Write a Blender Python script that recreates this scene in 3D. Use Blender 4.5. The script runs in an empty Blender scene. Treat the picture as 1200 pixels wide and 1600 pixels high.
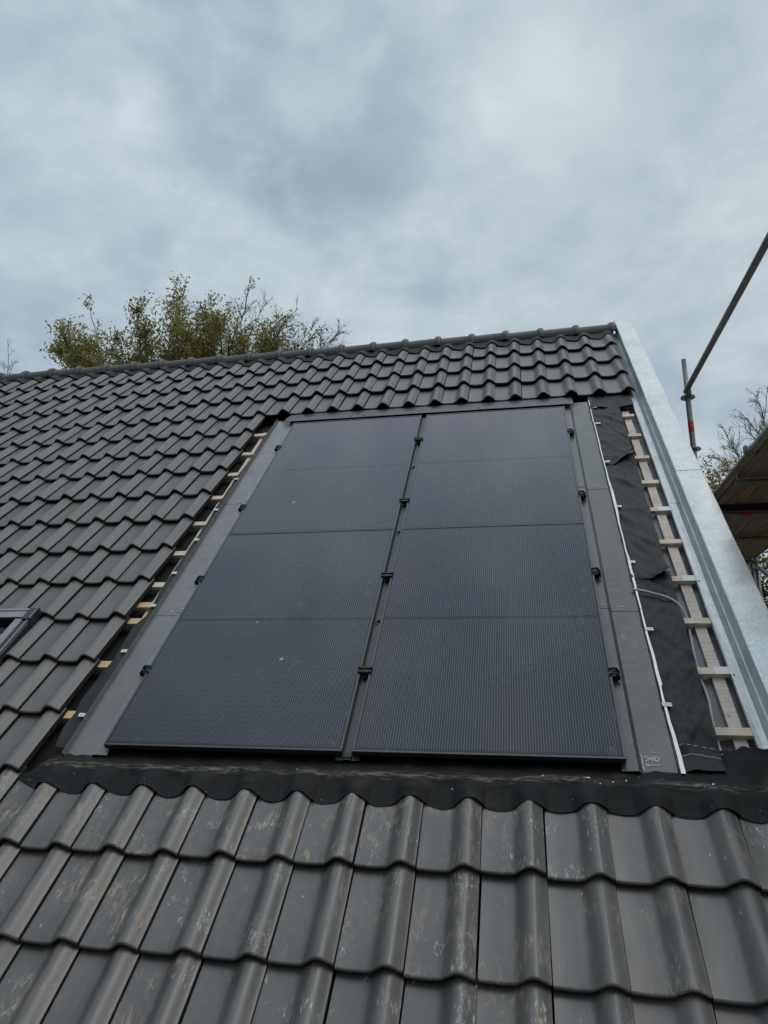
import bpy, bmesh, math, random
from mathutils import Matrix, Vector, noise

# ------------------------------------------------------------------ camera, sky, sun, exposure
S = bpy.context.scene
COL = S.collection
ZOFF = 6.0                                        # height of the roof origin (foot of the panels) over the ground
right = Vector((0.9813810, 0.1910453, 0.0198251))
down = Vector((-0.0362893, 0.2857867, -0.9576059))
fwd = Vector((-0.1886118, 0.9390568, 0.2873985))
CAM = Vector((1.933496, -3.156133, 0.105491 + ZOFF))
FPX = 1116.0
cd = bpy.data.cameras.new('camera')
cam = bpy.data.objects.new('camera', cd)
COL.objects.link(cam)
cd.sensor_fit = 'HORIZONTAL'
cd.sensor_width = 36.0
cd.lens = 36.0 * FPX / 1200.0
cd.clip_start = 0.05
cd.clip_end = 3000
mw = Matrix((right, -down, -fwd)).transposed().to_4x4()
mw.translation = CAM
cam.matrix_world = mw
S.camera = cam

SUN_EL, SUN_AZ = math.radians(58), math.radians(112)     # azimuth clockwise from +Y
world = bpy.data.worlds.new('World')
S.world = world
world.use_nodes = True
wn = world.node_tree
wn.nodes.clear()


class NT:
    """small helper for node trees"""
    def __init__(s, tree):
        s.t = tree

    def n(s, typ, **kw):
        nd = s.t.nodes.new(typ)
        for k, v in kw.items():
            setattr(nd, k, v)
        return nd

    def put(s, sock, v):
        if v is None:
            return
        if hasattr(v, 'is_output'):
            s.t.links.new(v, sock)
        elif isinstance(v, (tuple, list)) and len(v) == 3 and sock.type == 'RGBA':
            sock.default_value = (*v, 1)
        else:
            sock.default_value = v

    def math(s, op, a, b=None, c=None, clamp=False):
        nd = s.n('ShaderNodeMath', operation=op)
        nd.use_clamp = clamp
        s.put(nd.inputs[0], a)
        s.put(nd.inputs[1], b)
        s.put(nd.inputs[2], c)
        return nd.outputs[0]

    def vmath(s, op, a, b=None):
        nd = s.n('ShaderNodeVectorMath', operation=op)
        s.put(nd.inputs[0], a)
        s.put(nd.inputs[1], b)
        return nd.outputs['Value'] if op in ('DOT_PRODUCT', 'DISTANCE', 'LENGTH') else nd.outputs[0]

    def mix(s, f, a, b, blend='MIX'):
        nd = s.n('ShaderNodeMix', data_type='RGBA', blend_type=blend)
        s.put(nd.inputs[0], f)
        s.put(nd.inputs[6], a)
        s.put(nd.inputs[7], b)
        return nd.outputs[2]

    def noise(s, vec, scale, detail=4, rough=.5, dist=0.0, col=False):
        nd = s.n('ShaderNodeTexNoise')
        s.put(nd.inputs['Vector'], vec)
        nd.inputs['Scale'].default_value = scale
        nd.inputs['Detail'].default_value = detail
        nd.inputs['Roughness'].default_value = rough
        nd.inputs['Distortion'].default_value = dist
        return nd.outputs['Color' if col else 'Fac']

    def ramp(s, f, stops):
        nd = s.n('ShaderNodeValToRGB')
        s.put(nd.inputs[0], f)
        e = nd.color_ramp.elements
        while len(e) < len(stops):
            e.new(0.5)
        for el, (p, c) in zip(e, stops):
            el.position = p
            el.color = (*c, 1) if isinstance(c, tuple) else (c, c, c, 1)
        return nd.outputs[0]

    def mapr(s, f, a, b, c=0.0, d=1.0, smooth=True):
        nd = s.n('ShaderNodeMapRange')
        nd.interpolation_type = 'SMOOTHSTEP' if smooth else 'LINEAR'
        s.put(nd.inputs[0], f)
        for i, v in enumerate((a, b, c, d)):
            s.put(nd.inputs[1 + i], v)
        return nd.outputs[0]

    def scale(s, vec, sc):
        nd = s.n('ShaderNodeMapping')
        s.put(nd.inputs[0], vec)
        nd.inputs['Scale'].default_value = sc
        return nd.outputs[0]


w = NT(wn)
out = w.n('ShaderNodeOutputWorld')
sky = w.n('ShaderNodeTexSky', sky_type='NISHITA')
sky.sun_disc = False
sky.sun_elevation = SUN_EL
sky.sun_rotation = SUN_AZ
bg_sky = w.n('ShaderNodeBackground')
w.put(bg_sky.inputs[0], sky.outputs[0])
bg_sky.inputs[1].default_value = 0.07
dirv = w.n('ShaderNodeTexCoord').outputs['Generated']
sep = w.n('ShaderNodeSeparateXYZ')
w.put(sep.inputs[0], dirv)
dz = w.math('MAXIMUM', sep.outputs[2], 0.0)
den = w.math('ADD', dz, 0.22)
cmb = w.n('ShaderNodeCombineXYZ')
w.put(cmb.inputs[0], w.math('DIVIDE', sep.outputs[0], den))
w.put(cmb.inputs[1], w.math('DIVIDE', sep.outputs[1], den))
flat = cmb.outputs[0]
rotn = w.n('ShaderNodeMapping')
w.put(rotn.inputs[0], flat)
rotn.inputs['Rotation'].default_value = (0, 0, 0.6)
rotn.inputs['Location'].default_value = (3.1, 1.7, 0.4)
rotn.inputs['Scale'].default_value = (1.0, 1.5, 1)
lump = w.n('ShaderNodeMapping')
w.put(lump.inputs[0], dirv)
lump.inputs['Location'].default_value = (2.7, 5.1, 1.3)
lump.inputs['Scale'].default_value = (1, 1, 1.35)
n_big = w.math('ADD', w.math('MULTIPLY', w.noise(rotn.outputs[0], 1.5, 3, .5, .5), .4), w.math('MULTIPLY', w.noise(lump.outputs[0], 3.4, 3, .5, .3), .6))
n_mid = w.math('ADD', w.math('MULTIPLY', w.noise(rotn.outputs[0], 4.6, 6, .55, .25), .3), w.math('MULTIPLY', w.noise(lump.outputs[0], 8.5, 6, .55, .35), .7))
n_fine = w.noise(rotn.outputs[0], 12.0, 5, .6, .4)
cl = w.math('ADD', w.math('MULTIPLY', n_big, .50), w.math('MULTIPLY', n_mid, .50))
cl = w.math('ADD', w.math('MULTIPLY', w.math('SUBTRACT', cl, .5), 1.65), .5)
cl = w.math('ADD', cl, w.math('MULTIPLY', w.math('SUBTRACT', n_fine, .5), .16))


def patch(d, r, amt):
    """a lighter or darker bank of cloud in one part of the sky"""
    v = Vector(d).normalized()
    ds = w.vmath('DISTANCE', dirv, tuple(v))
    wob = w.math('ADD', ds, w.math('MULTIPLY', w.math('SUBTRACT', n_mid, .5), .35))
    return w.math('MULTIPLY', w.mapr(wob, 0.0, r, 1.0, 0.0), amt)


for d, r, a in [((0.007, .699, .715), .16, .15), ((.102, .666, .739), .16, .10), ((-.44, .591, .676), .16, .15),
                ((-.241, .611, .754), .13, .13), ((-.226, .675, .703), .16, -.05), ((-.138, .724, .676), .18, -.10),
                ((-.576, .649, .497), .28, -.13), ((-.36, .60, .71), .18, -.17), ((.156, .776, .611), .25, .05),
                ((-.51, .631, .584), .15, .09), ((.257, .732, .631), .2, -.02), ((-.085, .824, .56), .25, .07)]:
    cl = w.math('ADD', cl, patch(d, r, a))
ccol = w.ramp(cl, [(.24, (.345, .44, .515)), (.40, (.425, .52, .60)), (.55, (.53, .625, .68)), (.78, (.73, .815, .86))])
# blue-grey to the left, neutral to the right
ccol = w.mix(w.mapr(sep.outputs[0], -.6, .25, 0, 1), ccol, w.mix(1.0, ccol, (1.02, 1.0, .985), 'MULTIPLY'))
# an overcast sky is brightest overhead
lift = w.mapr(sep.outputs[2], .78, .97, 1.0, 2.7)
ground_dim = w.mapr(sep.outputs[2], -.12, .05, .35, 1.0)
# unseen low southern sky, dimmed on purpose to darken the tile butts
south = w.math('MULTIPLY', w.mapr(sep.outputs[1], -.45, .0, 1.0, 0.0), w.mapr(sep.outputs[2], .25, .68, 1.0, 0.0))
ground_dim = w.math('MULTIPLY', ground_dim, w.math('SUBTRACT', 1.0, w.math('MULTIPLY', south, .88)))
bg_cl = w.n('ShaderNodeBackground')
w.put(bg_cl.inputs[0], ccol)
w.put(bg_cl.inputs[1], w.math('MULTIPLY', w.math('MULTIPLY', lift, ground_dim), 1.0))
mx = w.n('ShaderNodeMixShader')
mx.inputs[0].default_value = .92
wn.links.new(bg_sky.outputs[0], mx.inputs[1])
wn.links.new(bg_cl.outputs[0], mx.inputs[2])
wn.links.new(mx.outputs[0], out.inputs[0])

sd = bpy.data.lights.new('sun', 'SUN')
sd.energy = 0.9
sd.angle = math.radians(35)
sd.color = (1, .96, .90)
sun = bpy.data.objects.new('sun', sd)
COL.objects.link(sun)
sv = Vector((math.sin(SUN_AZ) * math.cos(SUN_EL), math.cos(SUN_AZ) * math.cos(SUN_EL), math.sin(SUN_EL)))
sun.rotation_euler = sv.to_track_quat('Z', 'Y').to_euler()
sun.location = (0, -10, 30)

S.view_settings.view_transform = 'Standard'
S.view_settings.look = 'None'
S.view_settings.exposure = 0.0
S.view_settings.gamma = 1.0

# ------------------------------------------------------------------ frames and builders
PITCH = math.radians(48.2)
ROOF = Matrix.Translation((0, 0, ZOFF)) @ Matrix.Rotation(PITCH, 4, 'X')      # (u along eaves, v up the slope, n out)


def roof_at(u, v, n=0.0):
    return ROOF @ Matrix.Translation((u, v, n))


def seen(p):
    """pixel in a 1200 x 1600 picture and depth; only used to choose which tiles are things"""
    d = p - CAM
    z = d.dot(fwd)
    if z < .05:
        return (1e9, 1e9, z)
    return (600 + FPX * d.dot(right) / z, 800 + FPX * d.dot(down) / z, z)


class MB:
    """collects shapes and links them as ONE mesh object"""
    def __init__(s):
        s.v, s.f, s.m = [], [], []

    def add(s, vs, fs, mi=0):
        b = len(s.v)
        s.v += [tuple(x) for x in vs]
        s.f += [tuple(b + i for i in f) for f in fs]
        s.m += [mi] * len(fs)

    def box(s, a, b, mi=0, skew=None):
        (x0, y0, z0), (x1, y1, z1) = a, b
        vs = [(x0, y0, z0), (x1, y0, z0), (x1, y1, z0), (x0, y1, z0), (x0, y0, z1), (x1, y0, z1), (x1, y1, z1), (x0, y1, z1)]
        if skew:
            vs = [skew(*v) for v in vs]
        s.add(vs, [(3, 2, 1, 0), (4, 5, 6, 7), (0, 1, 5, 4), (1, 2, 6, 5), (2, 3, 7, 6), (3, 0, 4, 7)], mi)

    def tube(s, pts, r, k=10, mi=0, cap=True):
        pts = [Vector(p) for p in pts]
        rs = r if isinstance(r, (list, tuple)) else [r] * len(pts)
        ref = None
        rings = []
        for i, p in enumerate(pts):
            t = (pts[min(i + 1, len(pts) - 1)] - pts[max(i - 1, 0)])
            t.normalize()
            if ref is None:
                ref = Vector((0, 0, 1)) if abs(t.z) < .9 else Vector((1, 0, 0))
            a = (ref - t * ref.dot(t)).normalized()
            ref = a
            b = t.cross(a)
            rings.append([p + (a * math.cos(2 * math.pi * j / k) + b * math.sin(2 * math.pi * j / k)) * rs[i] for j in range(k)])
        vs = [x for rg in rings for x in rg]
        fs = []
        for i in range(len(rings) - 1):
            for j in range(k):
                fs.append((i * k + j, i * k + (j + 1) % k, (i + 1) * k + (j + 1) % k, (i + 1) * k + j))
        if cap:
            fs.append(tuple(range(k - 1, -1, -1)))
            fs.append(tuple((len(rings) - 1) * k + j for j in range(k)))
        s.add(vs, fs, mi)

    def grid(s, fn, nu, nv, mi=0, th=None):
        """sheet fn(i/nu, j/nv) -> point; with th (a vector) it gets that thickness"""
        vs = [fn(i / nu, j / nv) for j in range(nv + 1) for i in range(nu + 1)]
        W = nu + 1
        fs = [(j * W + i, j * W + i + 1, (j + 1) * W + i + 1, (j + 1) * W + i) for j in range(nv) for i in range(nu)]
        if th:
            N = len(vs)
            t = Vector(th)
            vs = vs + [Vector(v) - t for v in vs]
            fs = fs + [tuple(N + q for q in reversed(f)) for f in fs]
            edge = [i for i in range(nu + 1)] + [j * W + nu for j in range(1, nv + 1)] + \
                   [nv * W + i for i in range(nu - 1, -1, -1)] + [j * W for j in range(nv - 1, 0, -1)]
            for a, b in zip(edge, edge[1:] + edge[:1]):
                fs.append((b, a, N + a, N + b))
        s.add(vs, fs, mi)

    def sweep(s, prof, y0, y1, th=.0015, ny=1, wob=None, mi=0):
        """folded sheet: profile of (x, z) swept along y, given a thickness below"""
        k = len(prof)

        def off(i):
            a = Vector(prof[max(i - 1, 0)])
            b = Vector(prof[min(i + 1, k - 1)])
            t = (b - a).normalized()
            return Vector((t.y, -t.x)) * th
        up, lo = [], []
        for j in range(ny + 1):
            y = y0 + (y1 - y0) * j / ny
            for i, (x, z) in enumerate(prof):
                o = off(i)
                d = wob(i, y) if wob else (0, 0)
                up.append((x + d[0], y, z + d[1]))
                lo.append((x + d[0] + o[0], y, z + d[1] + o[1]))
        N = len(up)
        fs = []
        for j in range(ny):
            for i in range(k - 1):
                a = (j * k + i, j * k + i + 1, (j + 1) * k + i + 1, (j + 1) * k + i)
                fs.append(a)
                fs.append(tuple(N + q for q in reversed(a)))
            for i, fl in ((0, 1), (k - 1, 0)):
                e = (j * k + i, (j + 1) * k + i, N + (j + 1) * k + i, N + j * k + i)
                fs.append(e if fl else e[::-1])
        for j, fl in ((0, 0), (ny, 1)):
            for i in range(k - 1):
                e = (j * k + i, j * k + i + 1, N + j * k + i + 1, N + j * k + i)
                fs.append(e if fl else e[::-1])
        s.add(up + lo, fs, mi)

    def mesh(s, name, mats, sharp=35):
        me = bpy.data.meshes.new(name)
        me.from_pydata(s.v, [], s.f)
        for m in (mats if isinstance(mats, (list, tuple)) else [mats]):
            me.materials.append(m)
        me.polygons.foreach_set('material_index', s.m)
        if sharp is not None:
            me.polygons.foreach_set('use_smooth', [True] * len(me.polygons))
            me.update()
            me.set_sharp_from_angle(angle=math.radians(sharp))
        me.update()
        return me

    def build(s, name, mats, parent=None, mat4=None, sharp=35):
        o = bpy.data.objects.new(name, s.mesh(name, mats, sharp))
        COL.objects.link(o)
        if parent:
            o.parent = parent
        if mat4 is not None:
            o.matrix_world = mat4
        return o


def tag(o, label=None, cat=None, group=None, kind=None):
    if label:
        o['label'] = label
    if cat:
        o['category'] = cat
    if group:
        o['group'] = group
    if kind:
        o['kind'] = kind
    return o


def empty(name, mat4, label, cat, group=None):
    o = bpy.data.objects.new(name, None)
    COL.objects.link(o)
    o.empty_display_size = .1
    o.matrix_world = mat4
    return tag(o, label, cat, group, 'thing')


def copy_tree(o, mat4, label):
    def rec(a, par):
        c = a.copy()
        COL.objects.link(c)
        if par:
            c.parent = par
        for ch in a.children:
            rec(ch, c)
        return c
    r = rec(o, None)
    r.matrix_world = mat4
    r['label'] = label
    return r


ORD = ['first', 'second', 'third', 'fourth', 'fifth', 'sixth', 'seventh', 'eighth', 'ninth', 'tenth', 'eleventh', 'twelfth',
       'thirteenth', 'fourteenth', 'fifteenth', 'sixteenth', 'seventeenth', 'eighteenth', 'nineteenth', 'twentieth']
ORD += ['twenty-' + x for x in ORD[:9]] + ['thirtieth'] + ['thirty-' + x for x in ORD[:9]] + ['fortieth'] + ['forty-' + x for x in ORD[:9]]

# ------------------------------------------------------------------ materials


def mat(name, fn, **pr):
    m = bpy.data.materials.new(name)
    m.use_nodes = True
    t = NT(m.node_tree)
    b = m.node_tree.nodes['Principled BSDF']
    for k, v in pr.items():
        t.put(b.inputs[k.replace('_', ' ')], v)
    if fn:
        fn(t, b)
    return m


def bump(t, b, h, strength=.3, dist=.01):
    nd = t.n('ShaderNodeBump')
    nd.inputs['Strength'].default_value = strength
    nd.inputs['Distance'].default_value = dist
    t.put(nd.inputs['Height'], h)
    t.put(b.inputs['Normal'], nd.outputs[0])


def obj_co(t, rnd=True):
    co = t.n('ShaderNodeTexCoord').outputs['Object']
    r = t.n('ShaderNodeObjectInfo').outputs['Random']
    if rnd:
        c = t.n('ShaderNodeCombineXYZ')
        t.put(c.inputs[0], t.math('MULTIPLY', r, 37.0))
        t.put(c.inputs[1], t.math('MULTIPLY', r, 91.0))
        t.put(c.inputs[2], t.math('MULTIPLY', r, 13.0))
        co = t.vmath('ADD', co, c.outputs[0])
    return co, r


def tile_mat(dirt):
    def fn(t, b):
        co, r = obj_co(t)
        n1 = t.noise(co, 7, 5, .6)
        n2 = t.noise(t.scale(co, (40, 6, 40)), 1.0, 4, .6)
        k = .86 if dirt else .98
        col = t.ramp(n1, [(.3, (.106 * k, .100 * k, .096 * k)), (.5, (.129 * k, .121 * k, .116 * k)), (.7, (.151 * k, .140 * k, .134 * k))])
        col = t.mix(t.mapr(r, 0, 1, 0, .6), col, t.mix(1, col, (.80, .87, .87), 'MULTIPLY'))
        col = t.mix(t.mapr(t.math('FRACT', t.math('MULTIPLY', r, 5.3)), .3, 1, 0, .5), col, t.mix(1, col, (.98, .92, .93), 'MULTIPLY'))
        if dirt:
            pos = t.n('ShaderNodeObjectInfo').outputs['Location']
            ps = t.n('ShaderNodeSeparateXYZ')
            t.put(ps.inputs[0], pos)
            left = t.mapr(ps.outputs[0], .3, 2.4, 1.0, .42)
            lc = t.n('ShaderNodeSeparateXYZ')
            t.put(lc.inputs[0], t.n('ShaderNodeTexCoord').outputs['Object'])
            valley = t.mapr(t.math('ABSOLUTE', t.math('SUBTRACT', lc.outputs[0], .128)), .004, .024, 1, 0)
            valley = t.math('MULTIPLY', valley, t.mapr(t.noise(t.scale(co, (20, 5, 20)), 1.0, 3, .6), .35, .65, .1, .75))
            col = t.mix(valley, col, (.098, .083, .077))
            col = t.mix(t.mapr(n2, .45, .75, 0, .30), col, (.165, .15, .135))
            # tan smears rubbed on by boots
            big = t.noise(co, 5.5, 2, .5, .4)
            smear = t.noise(t.scale(co, (20, 6, 20)), 2.2, 7, .75, .8)
            gate = t.mapr(t.math('FRACT', t.math('MULTIPLY', r, 7.31)), .15, .65, .15, 1.0)
            gate2 = t.mapr(t.math('FRACT', t.math('MULTIPLY', r, 13.7)), .25, .8, .10, 1.0)
            m1 = t.math('MULTIPLY', t.math('MULTIPLY', t.mapr(big, .49, .58), gate), t.mapr(smear, .49, .64))
            col = t.mix(t.math('MULTIPLY', t.math('MULTIPLY', m1, left), .9), col, (.42, .325, .23))
            # a paler chalky rub
            big2 = t.noise(t.vmath('ADD', co, (4.1, 2.2, 9.0)), 8, 2, .5)
            sm2 = t.noise(t.scale(t.vmath('ADD', co, (1.1, 7.2, 3.0)), (55, 16, 55)), 2.0, 5, .7, 1.2)
            m2 = t.math('MULTIPLY', t.mapr(big2, .54, .63), t.mapr(sm2, .54, .61))
            col = t.mix(t.math('MULTIPLY', t.math('MULTIPLY', m2, gate2), .75), col, (.50, .48, .44))
            # fine scratches and flecks of mortar
            vo = t.n('ShaderNodeTexVoronoi')
            vo.feature = 'F1'
            t.put(vo.inputs['Vector'], t.scale(co, (1, .55, 1)))
            vo.inputs['Scale'].default_value = 26
            fl = t.math('MULTIPLY', t.mapr(vo.outputs['Distance'], .06, .10, 1, 0), t.mapr(t.noise(co, 9, 2), .56, .60))
            col = t.mix(t.math('MULTIPLY', fl, .7), col, (.45, .43, .40))
            t.put(b.inputs['Roughness'], t.mapr(t.math('ADD', m1, n1), .3, 1.2, .30, .60))
        else:
            col = t.mix(t.mapr(n2, .5, .8, 0, .22), col, (.15, .142, .135))
            t.put(b.inputs['Roughness'], t.mapr(n1, .3, .7, .38, .50))
        t.put(b.inputs['Base Color'], col)
        bump(t, b, t.noise(co, 170, 3, .7), .22, .0016)
    return mat('clay tile worn' if dirt else 'clay tile', fn, Specular_IOR_Level=.5)


M_TILE = tile_mat(False)
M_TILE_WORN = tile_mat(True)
M_EDGE_SHADE = None


def simple(name, c, rough, metal=0.0, var=.25, sc=12, stretch=(1, 1, 1), bmp=0.0, bsc=40, spec=.5, c2=None, bd=.004):
    def fn(t, b):
        co, r = obj_co(t)
        nz = t.noise(t.scale(co, stretch), sc, 5, .6)
        a = tuple(x * (1 - var) for x in c)
        d = c2 or tuple(min(1, x * (1 + var)) for x in c)
        t.put(b.inputs['Base Color'], t.ramp(nz, [(.3, a), (.7, d)]))
        t.put(b.inputs['Roughness'], t.mapr(nz, .25, .75, max(.02, rough - .06), min(1, rough + .08)))
        if bmp:
            bump(t, b, t.noise(t.scale(co, stretch), bsc, 4, .6), bmp, bd)
    return mat(name, fn, Metallic=metal, Specular_IOR_Level=spec)


def wood_mat(name, a, d):
    def fn(t, b):
        co, r = obj_co(t)
        g = t.noise(t.scale(co, (3, 60, 60)), 1.2, 5, .65, .6)
        k = t.noise(co, 18, 2, .5)
        col = t.ramp(g, [(.3, a), (.7, d)])
        col = t.mix(t.mapr(k, .66, .74, 0, .6), col, (.16, .10, .06))
        col = t.mix(t.mapr(t.noise(co, 5, 4, .7), .45, .72, 0, .45), col, (.33, .29, .26))
        t.put(b.inputs['Base Color'], col)
        bump(t, b, g, .25, .003)
    return mat(name, fn, Roughness=.8)


M_EDGE_SHADE = simple('tile edge shade', (.022, .022, .023), .75, var=.3, sc=30, spec=.25)  # near-black colour stands in for shade at tile butts and joints
M_BATTEN = wood_mat('weathered batten wood', (.58, .47, .36), (.82, .70, .56))
M_BATTEN_NEW = wood_mat('fresh batten wood', (.55, .38, .19), (.72, .53, .29))
M_COUNTER = wood_mat('counter batten wood', (.50, .42, .36), (.72, .63, .55))


def mem_fn(dust):
    def fn(t, b):
        co, r = obj_co(t, False)
        nz = t.noise(co, 5, 6, .65)
        col = t.ramp(nz, [(.3, (.0065, .007, .0072)), (.6, (.0105, .011, .011)), (.8, (.019, .0175, .016))])
        col = t.mix(t.mapr(t.noise(co, 30, 5, .7), .58, .78, 0, dust), col, (.085, .070, .055))
        t.put(b.inputs['Base Color'], col)
        bump(t, b, t.noise(co, 160, 3, .6), .18, .002)
    return fn


M_MEM = mat('black rubber membrane', mem_fn(.25), Roughness=.68)


def apron_fn(t, b):
    mem_fn(.22)(t, b)
    base = b.inputs['Base Color'].links[0].from_socket
    co, r = obj_co(t, False)
    sp = t.n('ShaderNodeSeparateXYZ')
    t.put(sp.inputs[0], co)
    # the sandy line of grit caught along the fold
    wv = t.math('ADD', sp.outputs[1], t.math('MULTIPLY', t.math('SUBTRACT', t.noise(t.scale(co, (3.2, 0, 0)), 1.0, 3, .6), .5), .09))
    d = t.math('ABSOLUTE', t.math('ADD', wv, .085))
    line = t.math('MULTIPLY', t.mapr(d, .003, .026, 1, 0), t.mapr(t.noise(t.scale(co, (9, 60, 1)), 1.5, 6, .75), .42, .66))
    line = t.math('MULTIPLY', line, t.mapr(t.noise(t.scale(co, (2, 0, 0)), 1.4, 2), .36, .55, .15, 1))
    c = t.mix(t.math('MULTIPLY', line, .75), base, (.30, .25, .20))
    big = t.noise(co, 7, 4, .6)
    c = t.mix(t.math('MULTIPLY', t.mapr(big, .60, .74), .25), c, (.10, .08, .062))
    vo = t.n('ShaderNodeTexVoronoi')
    t.put(vo.inputs['Vector'], co)
    vo.inputs['Scale'].default_value = 34
    sel = t.n('ShaderNodeSeparateColor')
    t.put(sel.inputs[0], vo.outputs['Color'])
    chip = t.math('MULTIPLY', t.mapr(vo.outputs['Distance'], .05, .075, 1, 0), t.math('GREATER_THAN', sel.outputs[0], .86))
    c = t.mix(chip, c, (.5, .48, .44))
    t.put(b.inputs['Base Color'], c)


M_APRON = mat('dusty black apron rubber', apron_fn, Roughness=.78, Specular_IOR_Level=.3)
M_UNDERLAY = simple('grey roof underlay', (.105, .103, .108), .42, var=.3, sc=3, bmp=.35, bsc=9, bd=.02)
M_DECK = simple('dark underlay in shade', (.02, .02, .02), .7)


def flash_mat(name, k, tint, dirty):
    def fn(t, b):
        co, r = obj_co(t)
        nz = t.noise(co, 4.5, 5, .6, .6)
        sm = t.noise(co, 13, 4, .7, 1.5)
        c = [tuple(k * x * y for x, y in zip(q, tint)) for q in ((.14, .14, .14), (.19, .19, .19))]
        col = t.ramp(nz, [(.3, c[0]), (.7, c[1])])
        col = t.mix(t.mapr(sm, .52, .72, 0, dirty), col, (.20, .165, .135))
        scr = t.noise(t.scale(co, (50, 5, 1)), 2.0, 5, .7, 2.0)
        col = t.mix(t.mapr(scr, .70, .76, 0, .35), col, (.32, .32, .33))
        t.put(b.inputs['Base Color'], col)
        t.put(b.inputs['Roughness'], t.mapr(sm, .3, .75, .22, .44))
        bump(t, b, t.noise(co, 6, 2, .5), .12, .01)
    return mat(name, fn, Metallic=.2, Specular_IOR_Level=.55)


M_FLASH = flash_mat('dark coated sheet metal', .88, (1.0, 1.0, 1.02), .35)
M_FLASH_WARM = flash_mat('dusty coated sheet metal', .45, (1.03, 1.0, .97), .6)
M_RAIL = simple('grey channel metal', (.058, .059, .061), .42, metal=.15, sc=20, stretch=(1, .1, 1))
M_FRAME = simple('black anodised frame', (.060, .062, .068), .30, metal=.4, var=.15)
M_BLACK = simple('black plastic', (.010, .010, .010), .5, var=.2, sc=50)
M_BARE = simple('bare aluminium edge', (.50, .51, .52), .42, metal=.55, var=.15, sc=30)
M_WHITE = simple('white clip metal', (.66, .67, .67), .4, var=.08, sc=30)
M_STEEL = simple('galvanised tube', (.30, .315, .32), .42, metal=.75, var=.3, sc=25)
M_STEEL_DARK = simple('dull tube steel', (.20, .205, .21), .5, metal=.55, var=.3, sc=25)
M_RED = simple('red marking tape', (.50, .02, .025), .45, var=.12)
M_PLANK = simple('scaffold board', (.26, .205, .165), .85, var=.45, sc=3, stretch=(12, 1, 1), bmp=.3, bsc=6)
M_RIDGE = simple('ridge tile clay', (.082, .079, .076), .55, var=.2, sc=9, bmp=.12, bsc=50)
M_BRICK = simple('brown brick', (.16, .10, .075), .85, var=.3, sc=30)
M_BARK = simple('bark', (.055, .047, .040), .9, var=.35, sc=14)
M_TWIG = simple('pale twig', (.26, .225, .20), .85, var=.3, sc=14)
M_CABLE = simple('grey cable sheath', (.42, .43, .43), .5, var=.1)
M_CHALK = simple('white chalk', (.45, .45, .45), .9, var=.4, sc=120)
M_CHALK_FAINT = simple('faint scribble', (.62, .62, .63), .8, var=.4, sc=120)
M_WINFR = simple('grey window cladding', (.26, .27, .29), .36, metal=.3, var=.1)
M_WINDK = simple('dark window cladding', (.028, .031, .034), .42, metal=.1, var=.2)
M_GLASS_DK = simple('dark window pane', (.012, .014, .016), .06, var=.1)
M_BLIND = simple('dark blind slats', (.035, .037, .04), .4, var=.2)


def zinc_fn(spangle):
    def fn(t, b):
        co, r = obj_co(t, False)
        vo = t.n('ShaderNodeTexVoronoi')
        t.put(vo.inputs['Vector'], t.scale(co, (1, .75, 1)))
        vo.inputs['Scale'].default_value = 130
        sp = t.n('ShaderNodeSeparateColor')
        t.put(sp.inputs[0], vo.outputs['Color'])
        nz = t.noise(co, 9, 5, .7)
        g = t.math('ADD', t.math('MULTIPLY', sp.outputs[0], .34 * spangle), t.math('ADD', t.math('MULTIPLY', nz, .7), .14))
        g = t.math('ADD', g, t.math('MULTIPLY', t.mapr(t.noise(co, 45, 3, .7), .55, .7), -.22 * spangle))
        col = t.ramp(g, [(.2, (.38, .40, .40)), (.55, (.57, .59, .59)), (.9, (.68, .695, .695))])
        if not spangle > .5:
            st = t.noise(t.scale(co, (26, 1.6, 1)), 1.3, 4, .6, .9)
            col = t.mix(t.mapr(st, .5, .66, 0, .5), col, (.33, .36, .38))
        t.put(b.inputs['Base Color'], col)
        t.put(b.inputs['Roughness'], t.math('ADD', .44, t.math('MULTIPLY', sp.outputs[1], .14)))
    return fn


M_ZINC_CAP = mat('spangled galvanised sheet', zinc_fn(1.0), Metallic=.42)
M_ZINC = mat('smooth galvanised gutter sheet', zinc_fn(.2), Metallic=.5)

PW, PH, PG, PR = 1.134, 1.771, 0.044, 0.002          # panel width, height, gap between columns, gap between rows


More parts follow.
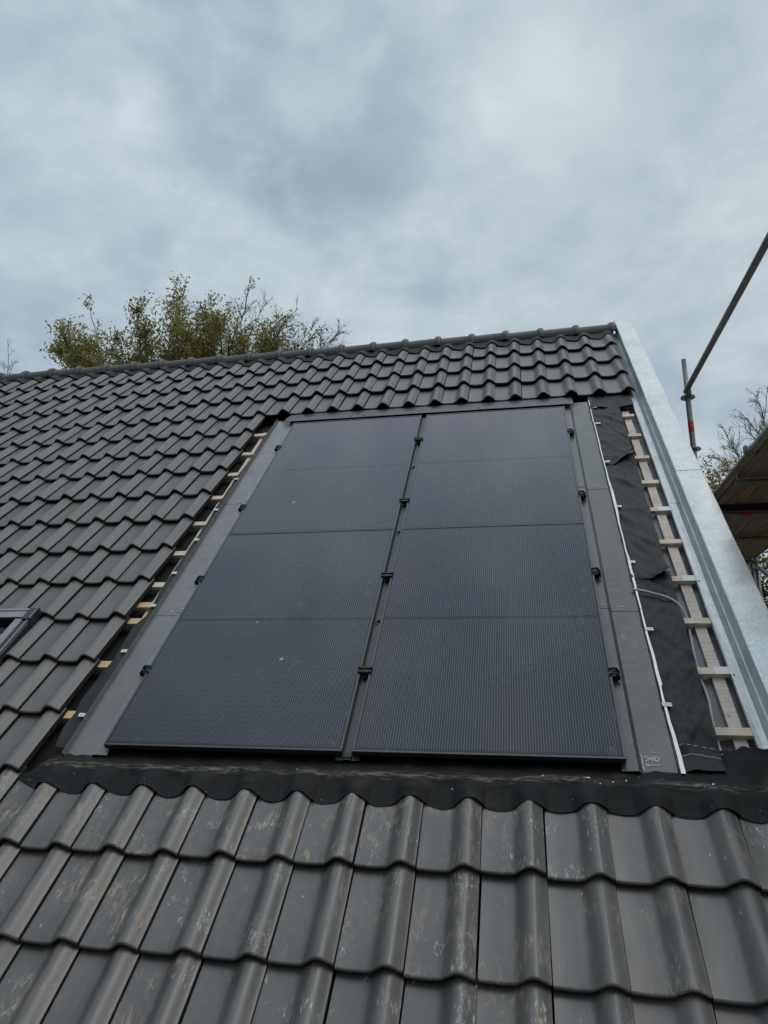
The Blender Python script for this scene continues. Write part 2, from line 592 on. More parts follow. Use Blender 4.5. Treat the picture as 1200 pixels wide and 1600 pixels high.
def panel_fn(t, b):
    co = t.n('ShaderNodeTexCoord').outputs['Object']
    r = t.n('ShaderNodeObjectInfo').outputs['Random']
    sp = t.n('ShaderNodeSeparateXYZ')
    t.put(sp.inputs[0], co)
    x, y = sp.outputs[0], sp.outputs[1]
    pitch = .1835
    xc = t.math('DIVIDE', t.math('SUBTRACT', x, (PW - 6 * pitch) / 2), pitch)
    fx = t.math('FRACT', xc)
    gapx = t.math('GREATER_THAN', t.math('ABSOLUTE', t.math('SUBTRACT', fx, .5)), .478)
    insx = t.math('MULTIPLY', t.math('GREATER_THAN', xc, 0.0), t.math('LESS_THAN', xc, 6.0))
    # half cells: nine rows below the middle bar and nine above it
    ym = t.math('SUBTRACT', t.math('ABSOLUTE', t.math('SUBTRACT', y, PH / 2)), .012)
    yc = t.math('DIVIDE', ym, .0945)
    fy = t.math('FRACT', yc)
    gapy = t.math('GREATER_THAN', t.math('ABSOLUTE', t.math('SUBTRACT', fy, .5)), .480)
    insy = t.math('MULTIPLY', t.math('GREATER_THAN', ym, 0.0), t.math('LESS_THAN', yc, 9.0))
    cell = t.math('MULTIPLY', insx, insy)
    # thin solder wires
    wx = t.math('FRACT', t.math('MULTIPLY', fx, 16.0))
    wire = t.math('LESS_THAN', t.math('ABSOLUTE', t.math('SUBTRACT', wx, .5)), .10)
    pad = t.math('LESS_THAN', t.math('FRACT', t.math('MULTIPLY', fy, 3.0)), .66)
    wire = t.math('MULTIPLY', t.math('MULTIPLY', wire, cell), t.math('ADD', .84, t.math('MULTIPLY', pad, .16)))
    wire = t.math('MULTIPLY', wire, t.math('SUBTRACT', 1.0, gapx))
    col = t.mix(cell, (.0085, .009, .011), t.mix(t.noise(co, 3, 3, .6), (.0090, .0085, .021), (.0125, .0120, .028)))
    col = t.mix(t.math('MULTIPLY', t.math('MAXIMUM', gapx, gapy), .9), col, (.0065, .007, .009))
    col = t.mix(wire, col, (.125, .14, .155))
    # dust film, smears and a few droppings
    film = t.noise(co, 2.3, 5, .6, .5)
    smear = t.noise(t.scale(co, (7, 3.5, 1)), 1.6, 6, .72, 1.0)
    dust = t.math('ADD', t.mapr(film, .40, .75, .0, .025), t.math('MULTIPLY', t.mapr(smear, .60, .74), .17))
    col = t.mix(dust, col, (.30, .31, .32))
    vv = t.vmath('ADD', co, t.n('ShaderNodeCombineXYZ').outputs[0])
    cr = t.n('ShaderNodeCombineXYZ')
    t.put(cr.inputs[0], t.math('MULTIPLY', r, 17.0))
    t.put(cr.inputs[1], t.math('MULTIPLY', r, 31.0))
    vv = t.vmath('ADD', co, cr.outputs[0])
    vo = t.n('ShaderNodeTexVoronoi')
    t.put(vo.inputs['Vector'], t.vmath('ADD', vv, t.vmath('MULTIPLY', t.noise(co, 30, 3, .6, 0, True), (.03, .03, 0))))
    vo.inputs['Scale'].default_value = 4.2
    sc = t.n('ShaderNodeSeparateColor')
    t.put(sc.inputs[0], vo.outputs['Color'])
    spot = t.math('MULTIPLY', t.mapr(vo.outputs['Distance'], .030, .065, 1, 0), t.math('GREATER_THAN', sc.outputs[1], .50))
    col = t.mix(t.math('MULTIPLY', spot, .8), col, (.34, .38, .42))
    t.put(b.inputs['Base Color'], col)
    t.put(b.inputs['Roughness'], t.math('ADD', .07, t.math('ADD', t.math('MULTIPLY', dust, .9), t.math('MULTIPLY', spot, .3))))


M_PANEL = mat('solar cells under glass', panel_fn, IOR=1.45, Specular_IOR_Level=.35)


def leaf_fn(cols):
    def fn(t, b):
        co = t.n('ShaderNodeTexCoord').outputs['Object']
        nz = t.noise(co, 1.6, 3, .7)
        n2 = t.noise(co, 14, 2, .7)
        g = t.math('ADD', t.math('MULTIPLY', nz, .5), t.math('MULTIPLY', n2, .5))
        t.put(b.inputs['Base Color'], t.ramp(g, [(.35, cols[0]), (.5, cols[1]), (.62, cols[2])]))
    return fn


def leaf_mat(name, cols):
    def fn(t, b):
        leaf_fn(cols)(t, b)
        src = b.inputs['Base Color'].links[0].from_socket
        tl = t.n('ShaderNodeBsdfTranslucent')
        t.put(tl.inputs[0], src)
        ms = t.n('ShaderNodeMixShader')
        ms.inputs[0].default_value = .5
        o = [n for n in t.t.nodes if n.type == 'OUTPUT_MATERIAL'][0]
        t.t.links.new(b.outputs[0], ms.inputs[1])
        t.t.links.new(tl.outputs[0], ms.inputs[2])
        t.t.links.new(ms.outputs[0], o.inputs[0])
    return mat(name, fn, Roughness=.6)


M_LEAF = leaf_mat('olive autumn leaves', [(.16, .165, .045), (.28, .26, .075), (.42, .34, .11)])
M_LEAF_Y = leaf_mat('yellow autumn leaves', [(.17, .12, .02), (.30, .20, .035), (.36, .25, .07)])
M_LEAF_G = leaf_mat('yellowing green leaves', [(.07, .075, .015), (.14, .13, .025), (.24, .19, .04)])
M_GROUND = simple('lawn and earth', (.10, .10, .065), .95, var=.4, sc=.5)

# ------------------------------------------------------------------ ground and house
g = MB()
g.grid(lambda a, b: ((a - .5) * 1600, (b - .5) * 1600, 0), 16, 16)
tag(g.build('ground', M_GROUND, sharp=None), kind='structure')

U0, U1 = -7.2, 2.90                                     # gable ends
V_EAVE, V_RIDGE, N_DECK = -1.95, 5.42, -.125
apex = ROOF @ Vector((0, V_RIDGE, N_DECK))
eave = ROOF @ Vector((0, V_EAVE, N_DECK))
back = Vector((0, 2 * apex.y - eave.y, eave.z))
house = empty('house', Matrix.Translation((U0, eave.y + .35, 0)),
              'house whose steep dark tiled roof fills the lower picture', 'house')
ho = Vector(house.matrix_world.translation)


def hbuild(mb, name, m, sharp=35):
    o = mb.build(name, m, house, sharp=sharp)
    o.matrix_parent_inverse = house.matrix_world.inverted()
    return o


mb = MB()
yf, yb = eave.y + .35, back.y - .35
zf = eave.z + .35 * math.tan(PITCH) - .16
za = apex.z - .22
for u in (U0 + .12, U1 - .02):
    vs = [(u - .1, yf, 0), (u - .1, yb, 0), (u - .1, yb, zf), (u - .1, apex.y, za), (u - .1, yf, zf)]
    vs += [(x + .1, y, z) for x, y, z in vs]
    mb.add(vs, [(0, 1, 2, 3, 4), (9, 8, 7, 6, 5)] + [(i, i + 5, (i + 1) % 5 + 5, (i + 1) % 5) for i in range(5)])
mb.box((U0 + .12, yf, 0), (U1 - .12, yf + .1, zf - .02))
mb.box((U0 + .12, yb - .1, 0), (U1 - .12, yb, zf - .02))
hbuild(mb, 'wall', M_BRICK, None)
mb = MB()
for sgn, e in ((1, eave), (-1, back)):
    a = Vector((0, apex.y, apex.z))
    dv = (e - a)
    nrm = Vector((0, -math.sin(PITCH) * sgn, math.cos(PITCH)))
    vs = []
    for u in (U0, U1):
        for p in (a, a + dv):
            vs += [Vector((u, p.y, p.z)), Vector((u, p.y, p.z)) - nrm * .12]
    mb.add(vs, [(0, 2, 6, 4), (1, 5, 7, 3), (0, 4, 5, 1), (2, 3, 7, 6), (0, 1, 3, 2), (4, 6, 7, 5)])
hbuild(mb, 'roof', M_DECK, None)
mb = MB()                                               # eaves gutter under the lowest tiles
gp = ROOF @ Vector((0, V_EAVE - .06, -.13))
pr = [(math.cos(a) * .06, math.sin(a) * .06) for a in [math.pi + i * math.pi / 10 for i in range(11)]]
for i in range(10):
    q = [(U0, gp.y + pr[i][0], gp.z + pr[i][1]), (U1, gp.y + pr[i][0], gp.z + pr[i][1]),
         (U1, gp.y + pr[i + 1][0], gp.z + pr[i + 1][1]), (U0, gp.y + pr[i + 1][0], gp.z + pr[i + 1][1])]
    mb.add(q, [(0, 1, 2, 3)])
hbuild(mb, 'gutter', M_ZINC)
mb = MB()                                               # tiled back slope, one plain part


def backslope(a, b):
    u = U0 + (U1 - U0) * a
    p = apex.lerp(back, b)
    k = (u / .2325) % 1
    return Vector((u, p.y, p.z)) + Vector((0, math.sin(PITCH), math.cos(PITCH))) * (.085 + .02 * math.sin(k * 2 * math.pi))


mb.grid(backslope, 344, 2, th=(0, 0, .02))
hbuild(mb, 'back_slope', M_TILE)

# grey underlay that shows between the black sheets and the right-hand battens
mb = MB()


def und(a, b):
    u, v = 2.55 + a * .33, -.05 + b * 3.75
    return (u, v, -.108 + .010 * noise.noise((u * 9, v * 3, 0)) + .006 * noise.noise((u * 22 + v * 9, v * 7, 3)))


mb.grid(und, 14, 90, th=(0, 0, .004))
o = mb.build('roof_underlay', M_UNDERLAY, house)
o.matrix_parent_inverse = house.matrix_world.inverted()
o.matrix_world = ROOF

# ------------------------------------------------------------------ roof tiles
TW = .2325
UR = 2.906                                              # right end of the tile column at the verge
ROWS = [-1.95, -1.585, -1.225, -.865, -.505, -.145, .212, .575, .93, 1.285, 1.645, 2.015, 2.38, 2.745, 3.095, 3.45, 3.815, 4.21, 4.595, 4.975]
K0 = 3                                                  # ROWS[K0] = -.865


def prof(s):
    """height of the tile over its pan, s = 0..1 from the left joint to the right one"""
    def ss(a, b, x):
        t = min(1, max(0, (x - a) / (b - a)))
        return t * t * (3 - 2 * t)
    h = .045 * ss(.48, .76, s) * (1 - .76 * ss(.74, 1.03, s) ** 1.5)
    h -= .006 * math.sin(math.pi * min(1, s / .58))
    return h


SX = [0, .03, .07, .12, .2, .3, .4, .47, .51, .54, .57, .60, .63, .66, .69, .72, .76, .80, .83, .86, .89, .92, .95, .975, 1.0]
TILT = .031
THK = .028


def tile_mesh_data(wid, L):
    vs, fs = [], []
    ys = [(0.0, -.0085), (.0010, -.0050), (.0030, -.0022), (.0060, -.0005), (.010, 0), (L * .35, 0), (L * .7, 0), (L, 0)]
    n = len(SX)
    for y, dz in ys:
        for s in SX:
            vs.append((s * wid, y, prof(s) - TILT * y / .3655 + dz))
    for j in range(len(ys) - 1):
        for i in range(n - 1):
            a = j * n + i
            fs.append((a, a + 1, a + 1 + n, a + n))
    mi = [0] * len(fs)
    b0 = len(vs)
    for s in SX:                                         # underside edge at the butt
        vs.append((s * wid, .012, prof(s) - THK))
    for s in SX:
        vs.append((s * wid, L, prof(s) - THK - TILT * L / .3655))
    for i in range(n - 1):
        fs.append((b0 + i, b0 + i + 1, i + 1, i))
        fs.append((b0 + n + i, b0 + n + i + 1, b0 + i + 1, b0 + i))
    # right flank down to the joint, and the left one
    last = n - 1
    r0 = len(vs)
    for y, dz in ys:
        vs.append((wid, y, prof(1) - TILT * y / .3655 - THK))
    for j in range(len(ys) - 1):
        fs.append((j * n + last, r0 + j, r0 + j + 1, (j + 1) * n + last))
    l0 = len(vs)
    for y, dz in ys:
        vs.append((0, y, prof(0) - TILT * y / .3655 - THK))
    for j in range(len(ys) - 1):
        fs.append((j * n, (j + 1) * n, l0 + j + 1, l0 + j))
    mi += [1] * (len(fs) - len(mi))                      # butts and flanks get the painted near-black shade
    return vs, fs, mi


def tile_mesh(name, wid, L, m):
    mb = MB()
    vs, fs, mi = tile_mesh_data(wid, L)
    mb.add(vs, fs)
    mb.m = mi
    return mb.mesh(name, [m, M_EDGE_SHADE], 40)


PAN = -.018                                              # pan level at the butt
WIN = (-1.80, -.915, -.42, .965)                         # the hole for the roof window
spots = []
for k, v in enumerate(ROWS):
    for j in range(0, 44):
        u0 = UR - (j + 1) * TW
        uc = u0 + TW / 2
        if u0 < U0 - .05:
            continue
        if k >= K0 + 2 and k <= K0 + 12 and u0 + TW > -.33:
            continue                                      # the opening with the panels
        vb = v
        if u0 + TW > WIN[0] + .02 and u0 < WIN[1] - .15 and v + .36 > WIN[2] and v < WIN[3] - .10:
            continue
        spots.append((k, j, u0, v))
info = []
for k, j, u0, v in spots:
    p = ROOF @ Vector((u0 + TW / 2, v + .18, 0))
    x, y, z = seen(p)
    inside = -60 < x < 1260 and -50 < y < 1660 and z > 0
    area = (ROOF.to_3x3() @ Vector((0, 0, 1))).dot((CAM - p).normalized()) / (z * z) if z > 0 else 0
    info.append((inside, area, (k, j, u0, v)))
vis = sorted([i for i in info if i[0]], key=lambda i: -i[1])
chosen = {i[2][:2] for i in vis[:296]}
me_a = tile_mesh('roof_tile', TW - .004, .40, M_TILE)
me_w = tile_mesh('roof_tile_worn', TW - .004, .40, M_TILE_WORN)
me_s = tile_mesh('roof_tile_short', TW - .003, .335, M_TILE_WORN)   # tiles cut back under the apron
rnd = random.Random(5)


def tile_label(k, j):
    kk = k - K0
    if kk <= 1:
        row = ['in the top row under the black apron', 'in the second row below the black apron',
               'in the third row below the black apron', 'in the fourth row below the black apron'][1 - kk]
        return 'grey clay tile %s, %s from the right verge' % (row, ORD[j])
    if kk <= 12:
        return 'clean grey tile %s from the panel opening, in %s row above the apron' % (ORD[j - 14], ORD[kk - 2])
    row = {13: 'fourth', 14: 'third', 15: 'second', 16: 'first'}[kk]
    return 'clean grey tile %s from the zinc verge, in %s row under the ridge' % (ORD[j], row)


rest = MB()
tv, tf, tm = tile_mesh_data(TW - .004, .40)
for k, j, u0, v in spots:
    du, dn, rz = rnd.gauss(0, .0014), abs(rnd.gauss(0, .0016)), rnd.gauss(0, .0045)
    dv = rnd.gauss(0, .0028)
    m4 = roof_at(u0 + du, v + dv, PAN + dn) @ Matrix.Rotation(rz, 4, 'Z')
    if (k, j) in chosen:
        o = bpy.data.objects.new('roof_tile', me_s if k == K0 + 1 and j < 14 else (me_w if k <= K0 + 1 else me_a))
        COL.objects.link(o)
        o.matrix_world = m4
        grp = 'tiles below the panels' if k <= K0 + 1 else ('tiles left of the panels' if k <= K0 + 12 else 'tiles above the panels')
        tag(o, tile_label(k, j), 'roof tile', grp, 'thing')
    else:
        rest.add([m4 @ Vector(p) for p in tv], tf)
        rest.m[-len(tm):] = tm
tag(rest.build('distant_roof_tiles', [M_TILE, M_EDGE_SHADE], sharp=40),
    'mass of small dark grey tiles farthest off along the ridge and left edge', 'roof tiles', kind='stuff')

# ------------------------------------------------------------------ ridge
RC = (5.47, -.074)                                       # ridge centre in (v, n)


def ridge_mesh(L):
    mb = MB()
    p0 = ROOF @ Vector((0, RC[0], RC[1]))
    rings = [(0, .100), (L - .07, .108), (L - .062, .118), (L - .045, .128), (L - .02, .129), (L - .004, .122), (L, .112)]
    K = 18
    vs = []
    for x, r in rings:
        for i in range(K + 1):
            a = math.radians(-12) + math.radians(204) * i / K
            vs.append((x, -math.cos(a) * r, math.sin(a) * r))
    fs = [(j * (K + 1) + i, (j + 1) * (K + 1) + i, (j + 1) * (K + 1) + i + 1, j * (K + 1) + i + 1) for j in range(len(rings) - 1) for i in range(K)]
    N = len(vs)
    vs += [(x, y * .87, z * .87) for x, y, z in vs]
    fs += [tuple(N + q for q in reversed(f)) for f in fs]
    e = [i for i in range(K + 1)]
    for a, b in zip(e, e[1:]):
        fs.append((a, b, N + b, N + a))
        q = (len(rings) - 1) * (K + 1)
        fs.append((q + b, q + a, N + q + a, N + q + b))
    for j in range(len(rings) - 1):
        for i in (0, K):
            a, b = j * (K + 1) + i, (j + 1) * (K + 1) + i
            fs.append((a, N + a, N + b, b) if i == 0 else (b, N + b, N + a, a))
    mb.add(vs, fs)
    return mb.mesh('ridge_tile', M_RIDGE, 50)


RL = .358
rme = ridge_mesh(RL + .03)
rp = ROOF @ Vector((0, RC[0], RC[1]))
for i in range(28):
    o = bpy.data.objects.new('ridge_tile', rme)
    COL.objects.link(o)
    x1 = 2.945 - i * RL
    o.matrix_world = Matrix.Translation((x1 - RL - .03, rp.y, rp.z + rnd.gauss(0, .0015))) @ Matrix.Rotation(rnd.gauss(0, .003), 4, 'Y')
    tag(o, 'rounded grey ridge tile with collar, %s along the ridge from the zinc verge' % ORD[i], 'ridge tile', 'ridge tiles along the top of the roof', 'thing')
mb = MB()


def rroll(a, b):
    u = -7.1 + a * 10.0
    s = ((UR - u) / TW) % 1
    h = prof(1 - s)
    v = 5.275 + .02 * math.cos(2 * math.pi * s) + b * .15
    return (u, v, PAN - .016 + .006 + h * (1 - b * .8) + .016 * b)


mb.grid(rroll, 700, 3, th=(0, 0, .003))
tag(mb.build('ridge_vent_strip', M_MEM, mat4=ROOF), 'wavy black vent strip tucked under the ridge tiles', 'vent strip')

# ------------------------------------------------------------------ solar panels


def make_panel():
    root = empty('solar_panel', roof_at(0, 0, 0), '', 'solar panel', 'black solar panels in the roof opening')
    mb = MB()
    lip, d = .010, .028
    for a, b in (((0, 0, -d), (PW, lip, 0)), ((0, PH - lip, -d), (PW, PH, 0)), ((0, lip, -d), (lip, PH - lip, 0)), ((PW - lip, lip, -d), (PW, PH - lip, 0))):
        mb.box(a, b)
    o = mb.build('frame', M_FRAME, root)
    bv = o.modifiers.new('bevel', 'BEVEL')
    bv.width = .0012
    bv.segments = 2
    mb = MB()
    mb.box((lip, lip, -.010), (PW - lip, PH - lip, -.0025))
    mb.build('glass', M_PANEL, root, sharp=None)
    return root


pan = make_panel()
for i, (u, v, lab) in enumerate([(0, 0, 'lower left black solar panel, its left edge beside the left flashing'),
                                 (PW + PG, 0, 'lower right black solar panel, beside the flashing marked 540'),
                                 (0, PH + PR, 'upper left black solar panel, under the tiles at its top'),
                                 (PW + PG, PH + PR, 'upper right black solar panel, nearest the top of the zinc verge')]):
    if i == 0:
        pan['label'] = lab
        pan.matrix_world = roof_at(u, v, 0)
    else:
        copy_tree(pan, roof_at(u, v, 0), lab)
TOPV = 2 * PH + PR
UPR = 2 * PW + PG                                         # right edge of the array

# channel between the two columns of panels
ch = empty('drain_channel', roof_at(PW, 0, 0), 'long grey metal channel between the two columns of solar panels', 'channel')
mb = MB()
mb.sweep([(-.030, -.036), (.004, -.036), (.006, -.030), (.038, -.030), (.040, -.036), (.074, -.036)], -.020, TOPV + .02, ny=1)
mb.build('tray', M_RAIL, ch)
for v in (2.657, 1.769, .893):
    mb = MB()
    mb.box((.014, v - .004, -.0295), (.040, v + .004, -.021))
    mb.box((.012, v - .030, -.0295), (.019, v - .004, -.0235))
    mb.build('bracket', M_BLACK, ch)
mb = MB()
mb.box((.002, -.012, -.045), (.042, .012, -.024))
mb.build('end_stop', M_BLACK, ch)


def clamp_mid():
    root = empty('panel_clamp', roof_at(0, 0, 0), '', 'clamp', 'black clamps holding the panels')
    mb = MB()
    mb.box((-.014, -.022, -.028), (.014, .022, .004))
    mb.box((-.010, -.034, -.028), (.010, -.022, -.012))
    mb.build('body', M_BLACK, root)
    for y in (-.014, .014):
        mb = MB()
        mb.box((-.034, y - .004, .001), (.034, y + .004, .009))
        mb.box((-.034, y - .004, .009), (-.027, y + .004, .0115))
        mb.box((.027, y - .004, .009), (.034, y + .004, .0115))
        mb.build('jaw', M_BLACK, root)
    return root


def clamp_end(sg):
    root = empty('panel_clamp', roof_at(0, 0, 0), '', 'clamp', 'black clamps holding the panels')
    mb = MB()
    mb.box((min(0, sg * .026), -.026, -.032), (max(0, sg * .026), .026, -.004))
    mb.build('body', M_BLACK, root)
    for y in (-.018, .016):
        mb = MB()
        pts = [(sg * -.014, y, .0045), (sg * .004, y, .008), (sg * .020, y, .006), (sg * .030, y - .004, -.006), (sg * .033, y - .007, -.024)]
        mb.tube(pts, [.004, .0055, .0062, .0062, .005], 8)
        mb.build('jaw', M_BLACK, root)
    return root


vs4 = [3.07, 2.12, 1.27, .49]
nm = ['topmost', 'second from the top', 'third from the top', 'lowest']
for kind, u in (('mid', PW + PG / 2), ('left', -.002), ('right', UPR + .002)):
    proto = clamp_mid() if kind == 'mid' else clamp_end(-1 if kind == 'left' else 1)
    where = {'mid': 'in the channel between the panel columns', 'left': 'on the left edge of the panels', 'right': 'on the right edge of the panels'}[kind]
    for i, v in enumerate(vs4):
        lab = 'small black clamp %s, %s of four' % (where, nm[i])
        if i == 0:
            proto.matrix_world = roof_at(u, v, 0)
            proto['label'] = lab
        else:
            copy_tree(proto, roof_at(u, v, 0), lab)

# ------------------------------------------------------------------ sheet-metal flashings round the panels
N_IN, N_OUT = -.034, -.055
cuts = [(-.030, 1.000), (1.000, 2.270), (2.270, 3.720)]
nm3 = ['lowest', 'middle', 'topmost']


def wob_edge(i, y, tip, amp):
    if i in tip:
        return (amp * noise.noise((y * 4.0, 1.3, 0)) + amp * .5 * noise.noise((y * 13.0, 4.3, 0)), amp * .6 * noise.noise((y * 6.0, 9.1, 0)))
    return (0, 0)


for i, (v0, v1) in enumerate(cuts):
    up = .0018 * i
    fl = empty('side_flashing', roof_at(0, 0, 0), '%s dark sheet metal flashing strip left of the panels' % nm3[i], 'flashing', 'dark flashing strips beside the panels')
    mb = MB()
    e = .012 if i else 0
    mb.sweep([(-.216, N_OUT + .004), (-.210, N_OUT + .022 + up), (-.206, N_OUT + .022 + up), (-.200, N_OUT + up), (-.062, N_OUT + up), (-.052, N_IN + up), (.020, N_IN - .004 + up)], v0 - e, v1, ny=24,
             wob=lambda i_, y: wob_edge(i_, y, (0, 1, 2), .003))
    mb.build('sheet', M_FLASH, fl)
    mb = MB()
    mb.sweep([(-.2115, N_OUT + .0235 + up), (-.2095, N_OUT + .0250 + up), (-.2080, N_OUT + .0240 + up)], v0 - e, v1, ny=24, th=.0008,
             wob=lambda i_, y: wob_edge(0, y, (0,), .003))
    mb.build('folded_edge', M_RAIL, fl)
    if i:
        for x, n0 in ((-.105, N_OUT), (-.030, N_IN - .002)):
            mb = MB()
            mb.tube([(x, v0 + .022, n0 + up), (x, v0 + .022, n0 + up + .004)], [.0055, .004], 10)
            mb.build('rivet', M_WHITE, fl)
    fr = empty('side_flashing', roof_at(UPR, 0, 0), '%s dark sheet metal flashing strip right of the panels' % nm3[i], 'flashing', 'dark flashing strips beside the panels')
    if i == 0:
        fr['label'] = 'lowest dark flashing strip right of the panels, 540 scribbled at its foot'
    mb = MB()
    mb.sweep([(-.020, N_IN - .004 + up), (.036, N_IN + up), (.044, N_IN + up), (.063, N_OUT + up), (.196, N_OUT + up), (.203, N_OUT + .011 + up), (.206, N_OUT + .012 + up)], v0 - e, v1, ny=40,
             wob=lambda i_, y: wob_edge(i_, y, (5, 6), .003))
    mb.build('sheet', M_FLASH_WARM, fr)
    mb = MB()

    def lipfn(i_, y):
        a = wob_edge(0, y, (0,), .004)
        wd = .006 + .010 * max(0, noise.noise((y * 2.1, 7.7, 0)) + .25)
        if y < .45:
            wd = .006 + .010 * (1 - max(0, y) / .45)
        return (a[0] + i_ * wd, a[1])
    mb.sweep([(.2030, N_OUT + .0145 + up), (.2045, N_OUT + .0138 + up)], v0 - e, v1, ny=70, th=.0008, wob=lipfn)
    mb.build('folded_edge', M_BARE, fr)
    if i:
        for x, n0 in ((.020, N_IN - .003), (.120, N_OUT)):
            mb = MB()
            mb.tube([(x, v0 + .022, n0 + up), (x, v0 + .022, n0 + up + .004)], [.0055, .004], 10)
            mb.build('rivet', M_WHITE, fr)
    if i == 0:                                            # the scribbled 540 and the struck-out word below it
        mb = MB()

        def stroke(pts, r=.0019):
            zz = N_OUT + .0012
            pts = [(x - UPR, y, zz) for x, y in pts]
            for a, b in zip(pts, pts[1:]):
                a, b = Vector(a), Vector(b)
                t = (b - a).normalized()
                s = Vector((-t.y, t.x, 0)) * r
                h = Vector((0, 0, .0008))
                mb.add([a + s + h, a - s + h, b - s + h, b + s + h, a + s - h, a - s - h, b - s - h, b + s - h],
                       [(0, 1, 2, 3), (0, 4, 5, 1), (2, 6, 7, 3), (1, 5, 6, 2), (3, 7, 4, 0)])
        X0, Y0 = 2.392, .036
        stroke([(X0 + .013, Y0 + .024), (X0 + .001, Y0 + .024), (X0 + .001, Y0 + .015), (X0 + .009, Y0 + .015), (X0 + .013, Y0 + .009), (X0 + .008, Y0 + .001), (X0, Y0 + .003)])
        stroke([(X0 + .020, Y0 + .022), (X0 + .018, Y0 + .010), (X0 + .031, Y0 + .011)])
        stroke([(X0 + .030, Y0 + .022), (X0 + .029, Y0)])
        c = (X0 + .046, Y0 + .012)
        stroke([(c[0] + .008 * math.cos(q * .5236), c[1] + .011 * math.sin(q * .5236)) for q in range(13)])
        stroke([(X0 + .001, Y0 - .012), (X0 + .005, Y0 - .026), (X0 + .009, Y0 - .014), (X0 + .012, Y0 - .027), (X0 + .016, Y0 - .016),
                (X0 + .021, Y0 - .023), (X0 + .027, Y0 - .017), (X0 + .034, Y0 - .022), (X0 + .050, Y0 - .018)], .0019)
        stroke([(X0, Y0 - .021), (X0 + .022, Y0 - .019), (X0 + .054, Y0 - .021)], .0020)
        stroke([(X0 + .037, Y0 + .054), (X0 + .037, Y0 + .044), (X0 + .047, Y0 + .043)], .0014)
        stroke([(2.3795, .070), (2.380, .035), (2.3775, .0)], .0018)
        stroke([(2.3775, .030), (2.3795, .012), (2.381, -.012)], .0015)
        mb.build('chalk_writing', M_CHALK_FAINT, fr, sharp=None)

# flashing across the top of the panels
tfz = empty('top_flashing', roof_at(0, 0, 0), 'narrow grey metal strip along the top of the panels under the tiles', 'flashing')
mb = MB()


def topf(a, b):
    u = -.100 + a * 2.485
    return (u, TOPV + .042 + b * .28 + .002 * noise.noise((u * 3, b, 0)), .010 - .056 * b - (.010 if b < .01 else 0) + .0015 * noise.noise((u * 5, b * 3, 2)))


mb.grid(topf, 60, 6, th=(0, 0, .003))
mb.build('sheet', M_RAIL, tfz)
for u in (.50, .62, 1.62):
    mb = MB()
    mb.tube([(u, TOPV + .075, -.002), (u, TOPV + .075, .010)], [.006, .004], 8)
    mb.build('screw', M_BARE, tfz)
mb = MB()
mb.box((-.02, TOPV + .001, -.05), (2.36, TOPV + .10, -.048))
mb.build('gap_shade', M_BLACK, tfz)  # black sheet added to paint the shadow gap below the flashing

# small white clips outside the flashing edges
for side, L in (('left', [(-.236, 2.625), (-.24, 2.166), (-.238, 1.774), (-.243, 1.394), (-.242, 1.068), (-.238, .673), (-.241, .211)]),
                ('right', [(2.549, 3.575), (2.546, 3.266), (2.540, 2.621), (2.538, 2.01), (2.533, 1.405), (2.534, .833), (2.528, .334)])):
    L = sorted(L, key=lambda p: p[1])
    for i, (u, v) in enumerate(L):
        pos = 'lowest' if i == 0 else ('topmost' if i == len(L) - 1 else ORD[i] + ' from the bottom')
        c = empty('edge_clip', roof_at(u, v, -.040), 'white metal clip hooked over the %s flashing edge, %s' % (side, pos), 'clip', 'white clips along the flashing edges')
        mb = MB()
        w_, h_ = (.017, .011) if side == 'left' else (.020, .011)
        ang = rnd.uniform(-.12, .12)
        mb.box((-w_, -h_, -.001), (w_, h_, .001), skew=lambda x, y, z: (x, y + x * ang, z))
        mb.build('plate', M_WHITE, c)
        mb = MB()
        for x in (-.006, .006):
            mb.tube([(x, 0, .0008), (x, 0, .0016)], .0022, 8)
        mb.build('nail_hole', M_BLACK, c)

# ------------------------------------------------------------------ battens
RV = [3.43, 3.07, 2.708, 2.347, 1.996, 1.632, 1.271, .920, .567, .209]
for i, v in enumerate(RV):
    pos = 'topmost' if i == 0 else ('lowest' if i == 9 else ORD[i] + ' from the top')
    b = empty('batten', roof_at(2.50, v, -.062), 'pale sawn batten end on the right by the zinc, %s' % pos, 'batten', 'battens on the right of the panels')
    mb = MB()
    uL = .165
    mb.box((uL, -.022, -.024), (.346 + rnd.uniform(-.006, .004), .022, 0))
    o = mb.build('lath', M_BATTEN, b)
    bv = o.modifiers.new('bevel', 'BEVEL')
    bv.width = .0015
    if i in (4, 6, 8):
        mb = MB()
        mb.box((.275, -.0235, .0005), (.362, .0235, .0022))
        mb.build('metal_strap', M_WHITE, b)
LV = [(3.535, 0), (3.20, 0), (2.865, 0), (2.52, 0), (2.13, 0), (1.76, 0), (1.41, 0), (1.12, 1), (.955, 1), (.60, 1), (.262, 1)]
LV = [(3.47, 0), (3.105, 0), (2.745, 0), (2.38, 0), (2.015, 0), (1.645, 0), (1.30, 0), (1.10, 1), (.95, 1), (.59, 1), (.23, 1)]
for i, (v, new) in enumerate(LV):
    pos = 'topmost' if i == 0 else ('lowest' if i == 10 else ORD[i] + ' from the top')
    b = empty('batten', roof_at(-.60, v, -.060), '%s batten left of the panels crossing the dark gap, %s' % ('fresh yellow' if new else 'pale sawn', pos), 'batten', 'battens on the left of the panels')
    mb = MB()
    mb.box((0, -.024, -.022), (.385 + rnd.uniform(-.01, .01), .024, 0))
    mb.build('lath', M_BATTEN_NEW if new else M_BATTEN, b)
b = MB()
b.box((2.765, .10, -.104), (2.818, 3.56, -.0865))
tag(b.build('counter_batten', M_COUNTER, mat4=ROOF), 'long sawn counter batten running up beside the zinc trough', 'counter batten')
b = MB()
